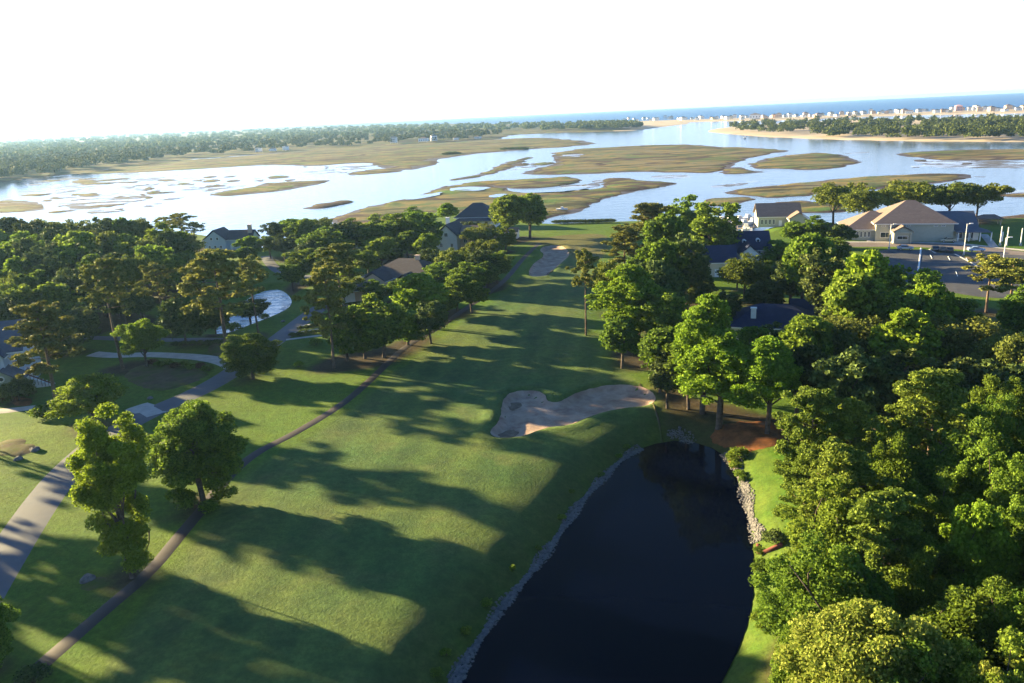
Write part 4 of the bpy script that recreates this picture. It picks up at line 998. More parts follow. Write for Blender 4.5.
def chimney(parent, x, y, z0, z1, m, s=.55):
    MB().box(x - s, x + s, y - s * .7, y + s * .7, z0, z1).box(x - s * 1.2, x + s * 1.2, y - s * .95, y + s * .95, z1 + .002, z1 + .2).build('chimney', m, parent)

def wrow(side, us, z, w_=1.1, h_=1.4): return [(side, u, z, w_, h_) for u in us]

def house(label, at, z, rz, cat='house', name='house'):
    p = gp(*at, z); e = empty(name, (p[0], p[1], gz(*p)), rz); return tag(e, label, cat)

# clubhouse by the marsh: hipped main hall, left wing, right porch wing, gabled entry porch
A0, B0 = gp(850, 242.5), gp(1000, 242.5); RZ = math.atan2(B0[1] - A0[1], B0[0] - A0[0])
def local(px, py, z=0):                                        # metres along / behind the clubhouse front
    p = gp(px, py, z) - A0; c, s = math.cos(RZ), math.sin(RZ); return p[0] * c + p[1] * s, -p[0] * s + p[1] * c
ch = empty('clubhouse', (A0[0], A0[1], gz(*A0) + .1), RZ)
tag(ch, 'long beige clubhouse with big tan hip roof beside the parking lot', 'clubhouse')
x1, x2 = local(874, 240)[0], local(951, 240)[0]
block(ch, (x1, x2, 3, 23), 5.6, 'beige', 'tan', 'hip', 6.2, 'x', .9, wins=wrow('f', [x1 + 2.2, x1 + 4.4, x2 - 3, x2 - 5.2, x2 - 13.2, x2 - 15.4], 4.5, 1.2, .5) + wrow('f', [x1 + 3], 1.0, 3.2, 1.8) + [('l', -12, 1.2, 1.4, 1.6)])
xl = local(845, 240)[0]
block(ch, (xl, x1 + 9, 4.6, 21), 3.5, 'beige', 'tan', 'hip', 5.0, 'x', .8, wins=wrow('f', [xl + 1.3 + 1.15 * i for i in range(6)], .9, .8, 1.9))
xr = local(984, 240)[0]
block(ch, (x2 - 9, xr - 2.5, 4.6, 21), 3.1, 'beige', 'grey', 'gable', 4.9, 'x', .8, wins=wrow('f', [x2 + 2.2, x2 + 4.6, xr - 3.2], .5, 1.8, 2.1))
xp = local(898, 240)[0]
pw = MB().box(xp - 2.6, xp - 2.1, -2.2, -1.7, 0, 3.1).box(xp + 2.1, xp + 2.6, -2.2, -1.7, 0, 3.1).box(xp - 2.6, xp + 2.6, -2.2, -1.7, 3.1, 3.5).build('porch_column', WM['beige'], ch)
block(ch, (xp - 2.6, xp + 2.6, -1.65, 2.95), 3.5, 'beige', 'tan', 'gable', 1.8, 'y', .45, wins=wrow('f', [xp], 1.1, 3.2, 1.2))
for i in range(5): MB().box(x2 + 1.0 + i * 3.1, x2 + 1.3 + i * 3.1, 1.7, 2.0, 0, 2.95).build('porch_post', MT['white'], ch)
roof_mesh('hip', x2 + .95, xr + .5, 1.6, 6.4, 3.0, 1.0, .5, 'x').build('porch_roof', RM['grey'], ch)
door(ch, x2 + 6.8, 4.6, 1.6, 2.3)
# hall on the shore
h = house('brown roofed beige hall on the shore beside the marina', (783, 226), 0, RZ + .08, 'hall', 'hall')
block(h, (-9, 6, 0, 13), 3.6, 'beige', 'tan', 'gable', 4.2, 'x', .7, wins=wrow('f', [-7.6, -6.2, -4.8, -3.4, 2, 4.6], .7, .9, 2.0) + [('r', 6, 1, 1.2, 1.5)])
door(h, -1, 0); block(h, (1.5, 8, -5, -.05), 3.2, 'beige', 'tan', 'gable', 2.4, 'y', .5)
# navy roofed house
h = house('two storey house with dark navy roof and round skylight domes in the trees', (713, 272), 0, -.12)
block(h, (-7, 16, 4, 15), 5.2, 'cream', 'navy', 'gable', 4.4, 'x', .6, wins=wrow('f', [1, 5, 9, 13], 3.6) + [('r', 9, 3.4, 1.2, 1.5)])
block(h, (-12, 5, -7, 3.95), 4.0, 'cream', 'navy', 'gable', 3.6, 'x', .6, wins=[('l', -2, 2, 1.2, 1.5), ('l', 1, 2, 1.2, 1.5)] + wrow('f', [-7, -3, 2], 1.4))
block(h, (7, 12, -2, 3.95), 5.0, 'white', 'navy', 'gable', 2.6, 'y', .4, wins=wrow('f', [9.5], 2.6, 1.6, 1.4))
door(h, 0, -7)
for (x, y, z) in ((2.5, 6.6, 7.6), (9.2, 6.6, 7.6), (13.0, 6.8, 7.8)):
    d = MB().tube([(x, y - .9, z - .3), (x, y + .25, z - .3)], [.62, .62], 12).build('roof_dormer', MT['white'], h, True)
    MB().tube([(x, y - .97, z - .3), (x, y - .91, z - .3)], [.36, .36], 12).build('pane', MT['glass'], d)
h = house('low house with a near navy roof and white chimney in the middle wood', (772, 322), 3, -.30)
block(h, (-8, 9, -5, 6), 3.2, 'cream', 'navy', 'hip', 3.4, 'x', .6, wins=wrow('f', [-5, -1, 4], 1.0) + [('l', 0, 1, 1.2, 1.4)])
block(h, (4, 12.5, 6.05, 12), 3.0, 'cream', 'navy', 'gable', 2.6, 'x', .5); chimney(h, -3.6, -3, 3, 6.4, MT['white'], .5); door(h, 2, -5)
# blue house cut by the left edge, with its little garage
h = house('blue clapboard house with white trim and red stair rail at the left edge', (9, 385), 0, .30, 'house')
block(h, (-8, 4, -3, 8), 7.2, 'blue', 'grey', 'gable', 4.6, 'x', .5, wins=wrow('f', [-6, -3.4, -.8, 1.8], .9) + wrow('f', [-6, -3.4, -.8, 1.8], 3.5) + [('r', 1, .9, 1.1, 1.5), ('r', 4.5, .9, 1.1, 1.5), ('r', 2.5, 3.6, 1.1, 1.5)])
block(h, (-3.0, 1.6, -5.4, -3.05), 6.8, 'paleblue', 'grey', 'gable', 2.6, 'y', .4, wins=wrow('f', [-1.8, .4], 3.2, .9, 1.4) + wrow('f', [-1.8, .4], .8, .9, 1.5))
rl = MB()
for i in range(8): rl.box(4.3 + i * .55, 4.36 + i * .55, -4.2, -4.1, 2.6 - i * .36 - 1.0 + .1, 2.9 - i * .36)
rl.add([(4.2, -4.25, 2.95), (4.2, -4.05, 2.95), (8.4, -4.05, .3), (8.4, -4.25, .3), (4.2, -4.25, 3.2), (4.2, -4.05, 3.2), (8.4, -4.05, .55), (8.4, -4.25, .55)], [(0, 1, 2, 3), (4, 7, 6, 5), (0, 3, 7, 4), (1, 5, 6, 2), (0, 4, 5, 1), (3, 2, 6, 7)])
rl.build('stair_rail', MT['brick'], h)
stp = MB()
for i in range(7): stp.box(4.25 + i * .58, 4.83 + i * .58, -4.0, -2.6, -.2, 2.2 - i * .33)
stp.build('stairs', MT['white'], h); door(h, 3.2, -3, 1.0, 2.1)
h = house('small sage green garage with oval gable window at the left edge', (9, 393), 0, .25, 'garage', 'garage')
block(h, (-3, 3, -2, 4), 2.6, 'green', 'grey', 'gable', 2.2, 'y', .3)
w_ = MB().tube([(0, -2.08, 3.3), (0, -1.98, 3.3)], [.55, .55], 14).build('gable_window', MT['white'], h); MB().tube([(0, -2.12, 3.3), (0, -2.09, 3.3)], [.36, .36], 14).build('pane', MT['glass'], w_)
MB().box(-2, 2, -2.1, -1.99, 0, 2.1).build('garage_door', MT['white'], h)
# shore houses on the left
h = house('blue gabled shore house with dark roof and pale chimney behind the left pines', (216, 251), 0, -.12); h.scale = (.86, .86, .86)
block(h, (-5, 5, 0, 10), 4.6, 'paleblue', 'slate', 'gable', 4.4, 'y', .6, wins=wrow('f', [-2.6, 0, 2.6], 1.0) + wrow('f', [-1.4, 1.4], 4.6, 1.1, 1.3))
block(h, (5.05, 16, 2, 10), 4.4, 'paleblue', 'slate', 'gable', 3.6, 'x', .5, wins=wrow('f', [8, 11, 14], 1)); chimney(h, 14.5, 5, 5, 10.2, WM['peach'], .8); door(h, 6.5, 2)
h = house('low peach house under a wide brown hip roof beside the clump of trees', (388, 289), 0, -.42)
block(h, (-7, 13, 0, 14), 3.4, 'peach', 'brown', 'hip', 4.0, 'x', .8, wins=wrow('f', [-4, 0, 5, 9], .9, 1.5, 1.6))
block(h, (-5, 2, -4.5, -.05), 3.2, 'peach', 'brown', 'gable', 2.2, 'y', .5, wins=wrow('f', [-1.5], .9, 1.8, 1.5)); block(h, (5, 10, -3.5, -.05), 3.2, 'peach', 'brown', 'gable', 1.8, 'y', .5); door(h, 3.4, 0)
chimney(h, 6, 7, 6, 8.2, WM['peach'], .6)
h = house('garage with grey roof and white gutter at the end of the road', (352, 300), 0, .35, 'garage', 'garage')
block(h, (-4, 5, -3, 4), 2.9, 'peach', 'brown', 'hip', 2.4, 'x', .6); MB().box(-2.8, .4, -3.1, -2.99, 0, 2.3).build('garage_door', MT['white'], h)
h = house('white gabled house with chimney and tan addition near the shore', (447, 250), 0, -.32)
block(h, (-4, 4, 0, 11), 5.0, 'white', 'slate', 'gable', 4.0, 'y', .5, wins=wrow('f', [-2, 2], 1.2) + wrow('f', [0], 4.8, 1.4, 1.4))
block(h, (4.05, 15, 3, 11), 4.6, 'peach', 'tan', 'gable', 3.2, 'x', .5, wins=wrow('f', [6, 10, 13], 2.2, 1.4, 1.4)); chimney(h, -1.5, 6, 6, 10.6, MT['white'], .6); door(h, 8, 3)
block(h, (8, 12, -.5, 2.95), 4.2, 'peach', 'slate', 'gable', 2.2, 'y', .4, wins=wrow('f', [10], 1.5, 1.6, 1.6))
h = house('dark hip roofed house with white porch posts on the shore', (476, 229), 0, -.18)
block(h, (-8, 8, 0, 12), 4.6, 'white', 'slate', 'hip', 5.2, 'x', .9, wins=wrow('f', [-5.5, -2.5, 1, 4.5], 1.0, 1.3, 1.8)); door(h, 6.4, 0)
for i in range(5): MB().box(-7.4 + i * 3.6, -7.1 + i * 3.6, -2.8, -2.5, -.2, 3.3).build('porch_post', MT['white'], h)
roof_mesh('hip', -8, 8, -2.9, 0, 3.4, 1.1, .4, 'x').build('porch_roof', RM['slate'], h)
h = house('small white shed by the path near the two bare stemmed trees', (512, 238), 0, -.2, 'shed', 'shed')
block(h, (-2.5, 2.5, -2, 2), 2.4, 'white', 'grey', 'gable', 1.4, 'x', .3); door(h, .6, -2)

# ------------------------------------------------------------------ parking lot by the clubhouse
bed('parking_lot', [(872, 249), (930, 249.5), (1000, 253), (1080, 259), (1080, 296), (1000, 300), (940, 292), (890, 278), (872, 262)], MT['lot'], 0, .03, 0)
way('drive_lane', [(842, 244.5), (900, 243.8), (960, 246), (1010, 252), (1070, 260)], 10, MT['lane'], .10)
way('pavement', [(842, 242.2), (900, 241.6), (950, 242.6), (990, 246), (1030, 250)], 2.2, MT['concrete'], .16)
way('footpath', [(870, 241.5), (870, 238), (872, 236)], 2, MT['concrete'], .17); way('footpath', [(960, 243.5), (958, 240), (957, 237.6)], 3, MT['concrete'], .17); way('footpath', [(994, 246), (989, 240), (984, 234)], 2.4, MT['concrete'], .17)
def line(px, w_=.35): return way('parking_line', px, w_, MT['marking'], .24)
line([(918, 272), (919.5, 262), (921, 248.5)], .5)
for i in range(0, 9, 2): a, b_ = 930 + i * 9, 254.5 + i * .9; line([(a, b_ + 1), (a + 1, b_ + 3), (a + 2, b_ + 5)], .18)
for i in range(0, 7, 3): a, b_ = 927 + i * 9.5, 271 + i * .9; line([(a, b_), (a + 1, b_ + 2.4), (a + 2, b_ + 5)], .18)
def kerb(px, w_=.5): P = chaikin([gp(*p) for p in px], 1, False); return strip('kerb', P, w_, MT['concrete'], .22)
kerb([(955, 254.5), (962, 258.5), (972, 265), (983, 272.5)], .8); kerb([(930, 249.5), (933, 252), (936, 254)], .8)
bed('mulch_bed', [(957, 252), (968, 253), (976, 261), (972, 264), (962, 257)], MT['mulch'], 0, .2, .2); bed('mulch_bed', [(932, 249.5), (941, 250), (943, 254), (937, 253.5)], MT['mulch'], 0, .2, .2)
bed('mulch_bed', [(877, 240.5), (950, 241), (950, 237), (915, 236), (877, 236)], MT['mulch'], 0, .12, .2)

def car_proto(paint):
    """saloon: side profile swept over the width, glass house, wheels, lamps"""
    e = empty('parked_car'); L, W = 4.5, 1.8
    prof = [(-2.25, .35), (2.2, .35), (2.25, .62), (2.12, .82), (1.1, .95), (.35, 1.42), (-1.05, 1.45), (-1.75, 1.05), (-2.2, .98), (-2.27, .6)]
    b_ = MB(); b_.prism(prof, -W / 2, W / 2); bo = b_.build('body', paint, e)
    bv = bo.modifiers.new('bevel', 'BEVEL'); bv.width = .09; bv.segments = 2
    g = MB()
    for s in (-1, 1): g.prism([(.95, .96), (.33, 1.34), (-1.0, 1.37), (-1.55, 1.03)], s * W / 2 - .015, s * W / 2 + .015)
    g.build('side_windows', MT['glass'], e)
    MB().add([(1.07, -.75, .985), (1.07, .75, .985), (.40, .68, 1.41), (.40, -.68, 1.41), (1.10, -.75, .995), (1.10, .75, .995), (.43, .68, 1.42), (.43, -.68, 1.42)], [(3, 2, 1, 0), (4, 5, 6, 7), (0, 1, 5, 4), (2, 3, 7, 6)]).build('windscreen', MT['glass'], e)
    MB().add([(-1.12, -.68, 1.44), (-1.12, .68, 1.44), (-1.72, .75, 1.09), (-1.72, -.75, 1.09), (-1.15, -.68, 1.46), (-1.15, .68, 1.46), (-1.75, .75, 1.11), (-1.75, -.75, 1.11)], [(3, 2, 1, 0), (4, 5, 6, 7), (0, 1, 5, 4), (2, 3, 7, 6)]).build('rear_window', MT['glass'], e)
    for x in (-1.35, 1.4):
        for y in (-.86, .86):
            wh = MB().tube([(x, y - .1, .33), (x, y + .1, .33)], [.33, .33], 16).build('wheel', MT['rubber'], e)
            MB().tube([(x, y - .108, .33), (x, y + .108, .33)], [.19, .19], 12).build('rim', MT['metal'], wh)
    for y in (-.62, .62):
        MB().box(2.16, 2.275, y - .2, y + .2, .62, .76).build('headlight', MT['white'], e); MB().box(-2.29, -2.2, y - .2, y + .2, .72, .86).build('tail_light', MT['brick'], e)
    return e
for px, py, rz, c, lb in ((935, 250.8, 1.2, (.03, .035, .05), 'dark blue car at the left of the row by the mulch island'), (942, 251.4, 1.2, (.06, .065, .07), 'charcoal car in the middle of the row by the mulch island'), (949, 252.0, 1.2, (.02, .02, .025), 'black car at the right of the row by the mulch island'),
                          (976, 251.5, RZ, (.45, .58, .75), 'pale blue car on the drive lane right of the lamp post'), (948, 241.8, RZ + math.pi, (.55, .47, .32), 'tan car stopped in front of the porch wing'), (905, 250.0, RZ, (.40, .44, .5), 'silver car at the left end of the parking lot')):
    pm, nt_, bb = nmat('car_paint', .3, .5); bb.inputs['Base Color'].default_value = (*c, 1); bb.inputs['Coat Weight'].default_value = .6
    e = car_proto(pm); p = gp(px, py); e.location = (p[0], p[1], gz(*p) + .14); e.rotation_euler[2] = rz; tag(e, lb, 'car', 'cars parked at the clubhouse')

def lamp_post(at, h, label, arm=1):
    p = gp(*at); e = tag(empty('lamp_post', (p[0], p[1], gz(*p)), RZ), label, 'lamp post', 'parking lot lamp posts')
    MB().tube([(0, 0, -.2), (0, 0, .7)], [.28, .28], 10).build('base', MT['concrete'], e); MB().tube([(0, 0, .7), (0, 0, h)], [.13, .09], 8).build('pole', MT['white'], e)
    MB().tube([(0, 0, h - .15), (.5 * arm, 0, h), (.9 * arm, 0, h + .05)], [.06, .06, .06], 6).build('arm', MT['white'], e); MB().box(min(.6 * arm, 1.5 * arm), max(.6 * arm, 1.5 * arm), -.25, .25, h - .02, h + .16).build('lamp_head', MT['white'], e)
lamp_post((889, 249), 7.6, 'tall white lamp post by the entry porch of the clubhouse'); lamp_post((963.5, 256), 9.2, 'tallest white lamp post on the mulch island of the parking lot'); lamp_post((1003, 262), 6.5, 'thin white lamp post beyond the lot pines, right of the pale blue car')
for (px, py, top, lb) in ((1000, 244.5, 226.5, 'left'), (1006.5, 245.0, 227.5, 'middle'), (1020.5, 244.5, 228.5, 'right')):
    p = gp(px, py); hh = height_to(p, top); e = tag(empty('flag_pole', (p[0], p[1], gz(*p))), lb + ' one of the three white flag poles on the lawn east of the clubhouse', 'flag pole', 'white poles on the clubhouse lawn')
    MB().tube([(0, 0, -.2), (0, 0, .5)], [.4, .35], 10).build('base', MT['concrete'], e); MB().tube([(0, 0, .5), (0, 0, hh)], [.17, .12], 10).build('pole', MT['white'], e); MB().tube([(0, 0, hh), (0, 0, hh + .35)], [.17, .05], 10).build('finial', MT['white'], e)
# picnic shelter on the far lawn
p = gp(988, 224); e = tag(empty('picnic_shelter', (p[0], p[1], gz(*p)), RZ), 'small tan picnic shelter on the shore lawn right of the clubhouse', 'shelter')
for x in (-3.5, 3.5):
    for y in (-1.6, 1.6): MB().box(x - .12, x + .12, y - .12, y + .12, -.3, 2.4).build('post', WM['peach'], e)
roof_mesh('hip', -3.8, 3.8, -2, 2, 2.42, 1.2, .4).build('roof', RM['tan'], e)

# ------------------------------------------------------------------ boats
def boat_proto(paint):
    e = empty('motor_boat'); V = []; Fs = []; n = 9; L = 8
    for i in range(n):
        t = i / (n - 1); x = -L / 2 + L * t; wd = 1.3 * (1 - max(0, (t - .45) / .55) ** 2.2) + .02; kd = .55 * (1 - t ** 4)
        V += [(x, -wd, .9 + .25 * t), (x, -wd * .8, 0), (x, 0, -kd), (x, wd * .8, 0), (x, wd, .9 + .25 * t)]
    for i in range(n - 1):
        for j in range(4): Fs.append((i * 5 + j, i * 5 + j + 1, i * 5 + j + 6, i * 5 + j + 5))
        Fs.append((i * 5 + 4, i * 5, i * 5 + 5, i * 5 + 9))
    Fs += [(0, 1, 2, 3, 4), tuple(range((n - 1) * 5, n * 5))]
    MB().add(V, Fs).build('hull', paint, e); MB().prism([(-.9, 1.0), (1.3, 1.1), (.7, 2.2), (-.8, 2.25)], -.8, .8).build('cabin', MT['white'], e)
    MB().add([(1.33, -.7, 1.2), (1.33, .7, 1.2), (.78, .65, 2.1), (.78, -.65, 2.1), (1.36, -.7, 1.2), (1.36, .7, 1.2), (.81, .65, 2.1), (.81, -.65, 2.1)], [(3, 2, 1, 0), (4, 5, 6, 7), (0, 1, 5, 4), (2, 3, 7, 6)]).build('windscreen', MT['glass'], e)
    MB().box(-4.3, -3.95, -.25, .25, -.2, 1.3).build('outboard_motor', MT['metal'], e)
    return e
bp = boat_proto(MT['white']); first = True
for k, (px, py, rz) in enumerate([(722, 222, .3), (730, 220.5, .3), (739, 221, .25), (748, 219.5, .3), (726, 226, .35), (735, 225.5, .3), (744, 225, .3), (753, 223.5, .3), (746, 229.5, 1.3)]):
    if k == 0: e = bp
    else:
        e = bp.copy(); COL.objects.link(e)
        for c_ in bp.children: d = c_.copy(); COL.objects.link(d); d.parent = e
    p = gp(px, py, -2.9); e.location = (p[0], p[1], -2.85); e.rotation_euler[2] = rz
    tag(e, 'white motor boat moored at the marina dock left of the brown roofed hall', 'boat', 'boats moored at the marina')
p = gp(745, 138.5, -3); e = bp.copy(); COL.objects.link(e); e.location = (p[0], p[1], -2.9); e.rotation_euler[2] = 1.2; e.scale = (1.5, 1.5, 1.6); tag(e, 'lone white boat off the sandy beach of the wooded island', 'boat', 'boats on the open water')
for c_ in bp.children: d = c_.copy(); COL.objects.link(d); d.parent = e
p = gp(562, 211, -3); e = bp.copy(); COL.objects.link(e); e.location = (p[0], p[1], -2.4); e.rotation_euler[2] = -.2; e.scale = (.7, .7, .7); tag(e, 'small white boat drawn up on the dark mud bank of the marsh', 'boat', 'boats on the open water')
for c_ in bp.children: d = c_.copy(); COL.objects.link(d); d.parent = e
dk = MB()
for a, b_ in (((716, 224), (757, 220)), ((720, 230), (757, 227))):
    q0, q1 = gp(*a, -2), gp(*b_, -2); u = (q1 - q0) / np.hypot(*(q1 - q0)); n_ = np.array([-u[1], u[0]]) * .9
    c4 = [q0 - n_, q1 - n_, q1 + n_, q0 + n_]; dk.add([(*c, -2.15) for c in c4] + [(*c, -1.95) for c in c4], [(3, 2, 1, 0), (4, 5, 6, 7), (0, 1, 5, 4), (1, 2, 6, 5), (2, 3, 7, 6), (3, 0, 4, 7)])
    for t in np.linspace(.05, .95, 7): q = q0 + (q1 - q0) * t + n_ * 1.1; dk.tube([(q[0], q[1], -4), (q[0], q[1], -1.1)], [.14, .14], 6)
tag(dk.build('boat_dock', flat('dock_wood', (.35, .27, .2), .8)), 'weathered wooden dock with piles among the white boats', 'dock')

# ------------------------------------------------------------------ beach houses on the barrier island and the far bank
def beach_house(seed):
    r = random.Random(seed); w_, d_, h_ = r.uniform(9, 15), r.uniform(9, 13), r.uniform(5, 9); mb = MB()
    for x in (-w_ / 2 + .3, w_ / 2 - .3):
        for y in (-d_ / 2 + .3, d_ / 2 - .3): mb.box(x - .2, x + .2, y - .2, y + .2, -2, 2)
    mb.box(-w_ / 2, w_ / 2, -d_ / 2, d_ / 2, 2, 2 + h_); nw = len(mb.f)
    rm = roof_mesh('hip', -w_ / 2, w_ / 2, -d_ / 2, d_ / 2, 2.02 + h_, r.uniform(2, 3.5), .5); mb.add(rm.v, rm.f); nr = len(mb.f)
    for x in np.linspace(-w_ / 2 + 1.5, w_ / 2 - 1.5, 4):
        for z in ([3.2, 6.2] if h_ > 6.5 else [3.4]): mb.box(x - .6, x + .6, -d_ / 2 - .05, -d_ / 2 + .05, z, z + 1.6)
    me = mb.mesh('beach_house')
    bm = bmesh.new(); bm.from_mesh(me); bm.faces.ensure_lookup_table()
    for i, f in enumerate(bm.faces): f.material_index = 0 if i < nw else (1 if i < nr else 2)
    bm.to_mesh(me); bm.free(); return me
BW = {'white': MT['white'], 'pink': flat('pink_stucco', (.66, .36, .33)), 'cream': WM['cream'], 'blue': WM['paleblue'], 'tan': WM['peach']}
BH = []
for i, (c, rf) in enumerate([('white', 'grey'), ('white', 'tan'), ('cream', 'brown'), ('blue', 'grey'), ('tan', 'tan'), ('white', 'slate')]):
    me = beach_house(i + 1)
    for m_ in (BW[c], RM[rf], MT['glass']): me.materials.append(m_)
    BH.append((me, c))
rg = random.Random(9); fl = np.array([(620, 121.6), (660, 121.4), (700, 120.9), (750, 120.2), (800, 119), (870, 115.8), (950, 113.2), (1024, 111.4), (1090, 108.8)])
def put_house(px, py, label, group, idx=None, sc=1.0, z=-1.6):
    me, c = BH[idx if idx is not None else rg.randrange(len(BH))]; p = gp(px, py, z); o = bpy.data.objects.new('beach_house', me); COL.objects.link(o)
    o.location = (p[0], p[1], z); o.rotation_euler[2] = rg.uniform(-.5, .3); o.scale = (sc,) * 3
    tag(o, label.format(c={'blue': 'pale blue'}.get(c, c)), 'house', group.format(c=c)); return o
for i in range(96):
    px = 622 + (i + rg.random()) * 4.45; py = float(np.interp(px, fl[:, 0], fl[:, 1])) - rg.uniform(0, 2.2)
    put_house(px, py, '{c} beach house in the long row on the barrier island before the ocean', '{c} beach houses on the barrier island', sc=rg.uniform(.7, 1.2))
o = put_house(958, 112.3, 'large pink beach house among the white ones on the barrier island', 'pink house', 0, 1.5); o.data = o.data.copy(); o.data.materials[0] = BW['pink']; o.data.materials[1] = BW['pink']; del o['group']
put_house(755, 119.8, 'large white hotel like beach house at the inlet end of the barrier island', 'large beach houses', 1, 1.9)
for px, py, lb in ((152, 158.5, 'white house at the wood edge over the brown marsh, leftmost'), (259, 152.5, 'left of the two white houses close together at the wood edge'), (273, 151.8, 'right of the two white houses close together at the wood edge'), (286, 150.8, 'small white house right of the close pair at the wood edge'),
                   (394, 143.6, 'big white house with pointed roof at the wood edge'), (424, 142.6, 'white house right of the big pointed one at the wood edge'), (434, 141.8, 'pale house second right of the big pointed one at the wood edge'), (456, 140.6, 'pale house at the wood edge near the green hammock'), (478, 139.2, 'white house at the far right end of the wood edge')):
    put_house(px, py, lb, 'houses at the edge of the far wood', rg.choice([0, 1]), (.75 if 'big' not in lb else 1.15), -2.0)

# ------------------------------------------------------------------ small things on the course
def rock(px, py, s, label, m='stone', name='boulder', zz=0):
    bm = bmesh.new(); bmesh.ops.create_icosphere(bm, subdivisions=3, radius=s); r = random.Random(int(px))
    for v in bm.verts:
        v.co *= 1 + .16 * math.sin(v.co.x / s * 3 + px) * math.cos(v.co.y / s * 4) + .05 * r.uniform(-1, 1); v.co.z *= .62
    me = bpy.data.meshes.new(name); bm.to_mesh(me); bm.free(); p = gp(px, py); o = link(name, me, None, [MT[m]]); o.location = (p[0], p[1], gz(*p) + .15 * s); return tag(o, label, 'rock')
rock(88, 579, .75, 'grey boulder on a mulch patch between the road and the cart path')
rock(19, 461, .62, 'pale boulder on the left brown mulch patch, left of two'); rock(35, 452, .7, 'pale boulder on the left brown mulch patch, right of two'); rock(283, 322, .5, 'small white boulder on the lagoon lawn beside the road')
rock(150, 398, .5, 'pale boulder at the driveway apron beside the road')
p = gp(772, 535, -.4); e = tag(empty('retaining_wall', (0, 0, 0)), 'low curved red brick retaining wall round the small bed at the pond', 'retaining wall')
P = resample(chaikin([gp(*q, -.3) for q in [(759, 532), (758, 537), (763, 541), (772, 542), (782, 541)]], 2, False), .4); T_ = np.gradient(P, axis=0); T_ /= np.hypot(*T_.T)[:, None]; Nn = np.c_[-T_[:, 1], T_[:, 0]] * .22
Zb = ground_z(P[:, 0], P[:, 1]); V = np.stack([np.c_[P - Nn, Zb - .4], np.c_[P - Nn, Zb + .3], np.c_[P + Nn, Zb + .3], np.c_[P + Nn, Zb - .4]], 1).reshape(-1, 3); n = len(P)
i = np.arange(n - 1)[:, None] * 4 + np.arange(4)[None]; j = np.arange(n - 1)[:, None] * 4 + (np.arange(4)[None] + 1) % 4
link('brick_course', np_mesh('brick_course', V, np.stack([i, j, j + 4, i + 4], -1).reshape(-1, 4)), e, [MT['brick']])
def shrub_at(k, px, py, h, r, label, group=None, z=0):
    p = gp(px, py, z); plant((k, float(p[0]), float(p[1]), h, r, label, group))
for q in TREES: plant(q)
shrub_at('shrub', 738, 450, 1.5, 1.5, 'round green shrub in the bed at the head of the stony pond edge', z=-.5)
shrub_at('dark_shrub', 774, 533, 1.4, 1.4, 'dark shrub inside the small brick edged bed')
wr = random.Random(5)
for k in range(16):
    px, py = ((724 + k * 2.2, 452 + k * 4.5) if k < 6 else (752 + wr.uniform(-2, 3), 545 + (k - 6) * 9)); shrub_at('shrub', px + 8, py, wr.uniform(.5, 1.1), wr.uniform(.5, 1.0), 'small weedy tuft on the right bank of the pond', 'weeds on the pond bank', -1.0)
for k in range(12): q_ = left_edge[int((k + .5) / 12 * (len(left_edge) - 1))]; plant(('shrub', q_[0] - 1.2 + wr.uniform(-.6, .6), q_[1], wr.uniform(.35, .7), wr.uniform(.4, .8), 'small weedy tuft among the stones of the left pond bank', 'weeds among the left bank stones'))
shrub_at('shrub', 690, 372, 3, 2.4, 'shrub at the shaded end of the strip of grass by the bunker'); shrub_at('shrub', 676, 386, 2.2, 1.8, 'shrub between the near bunker and the bright trees')
shrub_at('red_shrub', 12, 402, 2.6, 2.4, 'reddish shrub in front of the sage garage'); shrub_at('red_shrub', 28, 396, 1.8, 1.6, 'smaller reddish shrub right of the sage garage')
for k, (px, py) in enumerate([(66, 402), (78, 408), (52, 412), (40, 418)]): shrub_at('shrub', px, py, 1.8, 1.9, ['shrub at the foot of the ivy clad pine', 'shrub between the ivy clad pine and the round bright tree', 'low shrub left of the ivy clad pine foot', 'low shrub over the left driveway'][k])
for k in range(8): shrub_at('red_shrub' if k % 3 == 0 else 'shrub', 152 + k * 8, 364 + (k % 2) * 2 + k * .6, 1.2, 1.2, 'low shrub in the row along the top of the brown mulch bed', 'shrubs along the mulch bed')
for k in range(7): shrub_at('dark_shrub', 176 + k * 8, 345 - k * .2, 1.1, 1.1, 'small dark shrub in the row between the back lane and the driveway', 'shrubs between lane and driveway')
for k in range(6): shrub_at('dark_shrub', 293 + k * 7, 337 - k * .9, 1.0, 1.0, 'clipped dark shrub between the pale concrete strips', 'shrubs between the concrete strips')
for k in range(6): shrub_at('dark_shrub', 301 + k * 6, 330.5 - k * 1.1, 1.0, .95, 'clipped dark shrub between the pale concrete strips', 'shrubs between the concrete strips')
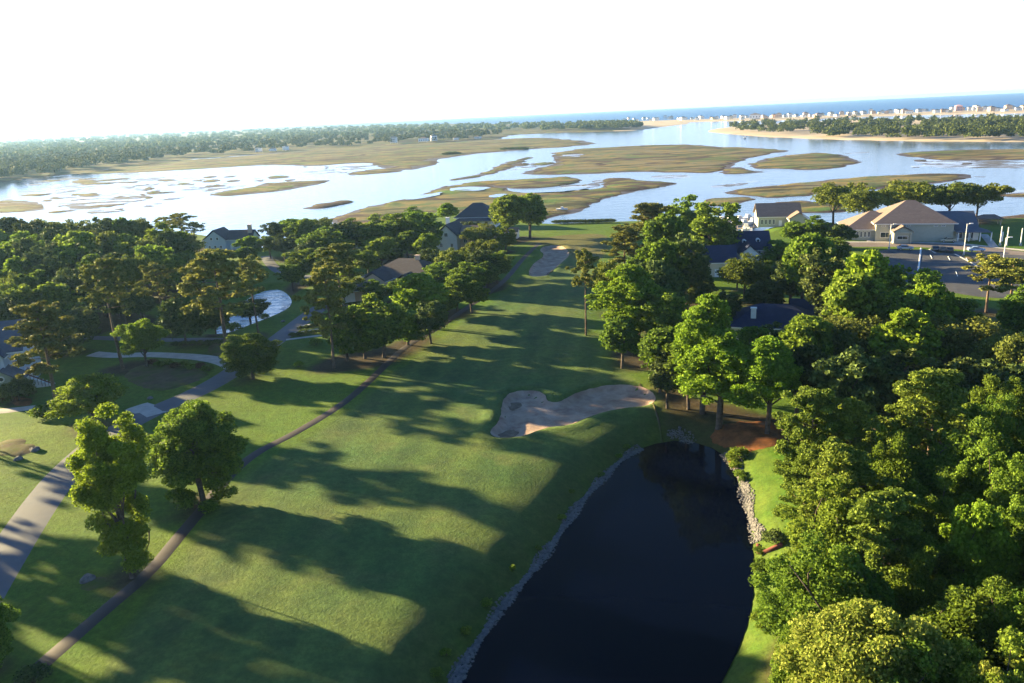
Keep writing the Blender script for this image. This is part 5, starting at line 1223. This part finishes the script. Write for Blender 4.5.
shrub_at('bright_shrub', 232, 326, 2.2, 2.2, 'bright shrub on the near lagoon bank'); shrub_at('shrub', 264, 319, 1.4, 1.4, 'shrub on the lagoon bank right of the thin pine')
shrub_at('shrub', 316, 345, 1.3, 1.5, 'low shrub on the grass below the concrete strips'); shrub_at('bright_shrub', 299, 366, 1.2, 1.0, 'small lone shrub on the grass by the road bend')
shrub_at('dark_shrub', 35, 683, 1.6, 1.5, 'low pale shrub beside the cart path at the bottom edge')
for k in range(14): shrub_at('dark_shrub', 556 + k * 4.2, 225.6 - k * .06, 1.8, 2.2, 'low shrub in the hedge line between the far green and the water', 'hedge shrubs behind the far green', -.6)
for k in range(6): shrub_at('shrub', 470 + k * 7, 288 - k * 5.2, 2.2, 2.4, 'shaded shrub in the line left of the far cart path', 'shrubs along the far cart path')
for k in range(9): shrub_at('dark_shrub', 884 + k * 7.4, 238 + (k % 2) * .5, 1.5, 1.4, 'dark shrub along the clubhouse front wall', 'shrubs along the clubhouse')
for k, (px, py) in enumerate([(450, 153.5), (455, 153.3), (447, 154), (505, 149), (512, 148.6), (519, 148.4), (524, 148.5), (578, 143.6)]):
    D = 1; shrub_at('dark_shrub', px, py + .5, 5 if k < 7 else 3, 8, 'dark bushy hammock shrub on the brown marsh by the far channel', 'shrubs on the far marsh', -2.6)
for k, (px, py) in enumerate([(318, 206.5), (326, 205.5), (334, 204), (342, 202.5), (350, 201)]): shrub_at('dark_shrub', px, py, 2.2, 3.5, 'low dark shrub on the thin river islet', 'shrubs on the thin river islet', -2.4)

# ------------------------------------------------------------------ air
hz = MB().box(-13020, 13020, -420, 13020, -9.5, 47).mesh('haze')
m = bpy.data.materials.new('haze'); m.use_nodes = True; nt = m.node_tree; nt.nodes.clear()
o_ = N(nt, 'ShaderNodeOutputMaterial'); vp = N(nt, 'ShaderNodeVolumePrincipled'); vp.inputs['Color'].default_value = (.36, .62, 1, 1); vp.inputs['Density'].default_value = .00006; vp.inputs['Anisotropy'].default_value = .35
nt.links.new(vp.outputs[0], o_.inputs['Volume'])
tag(link('haze', hz, None, [m]), kind='stuff')
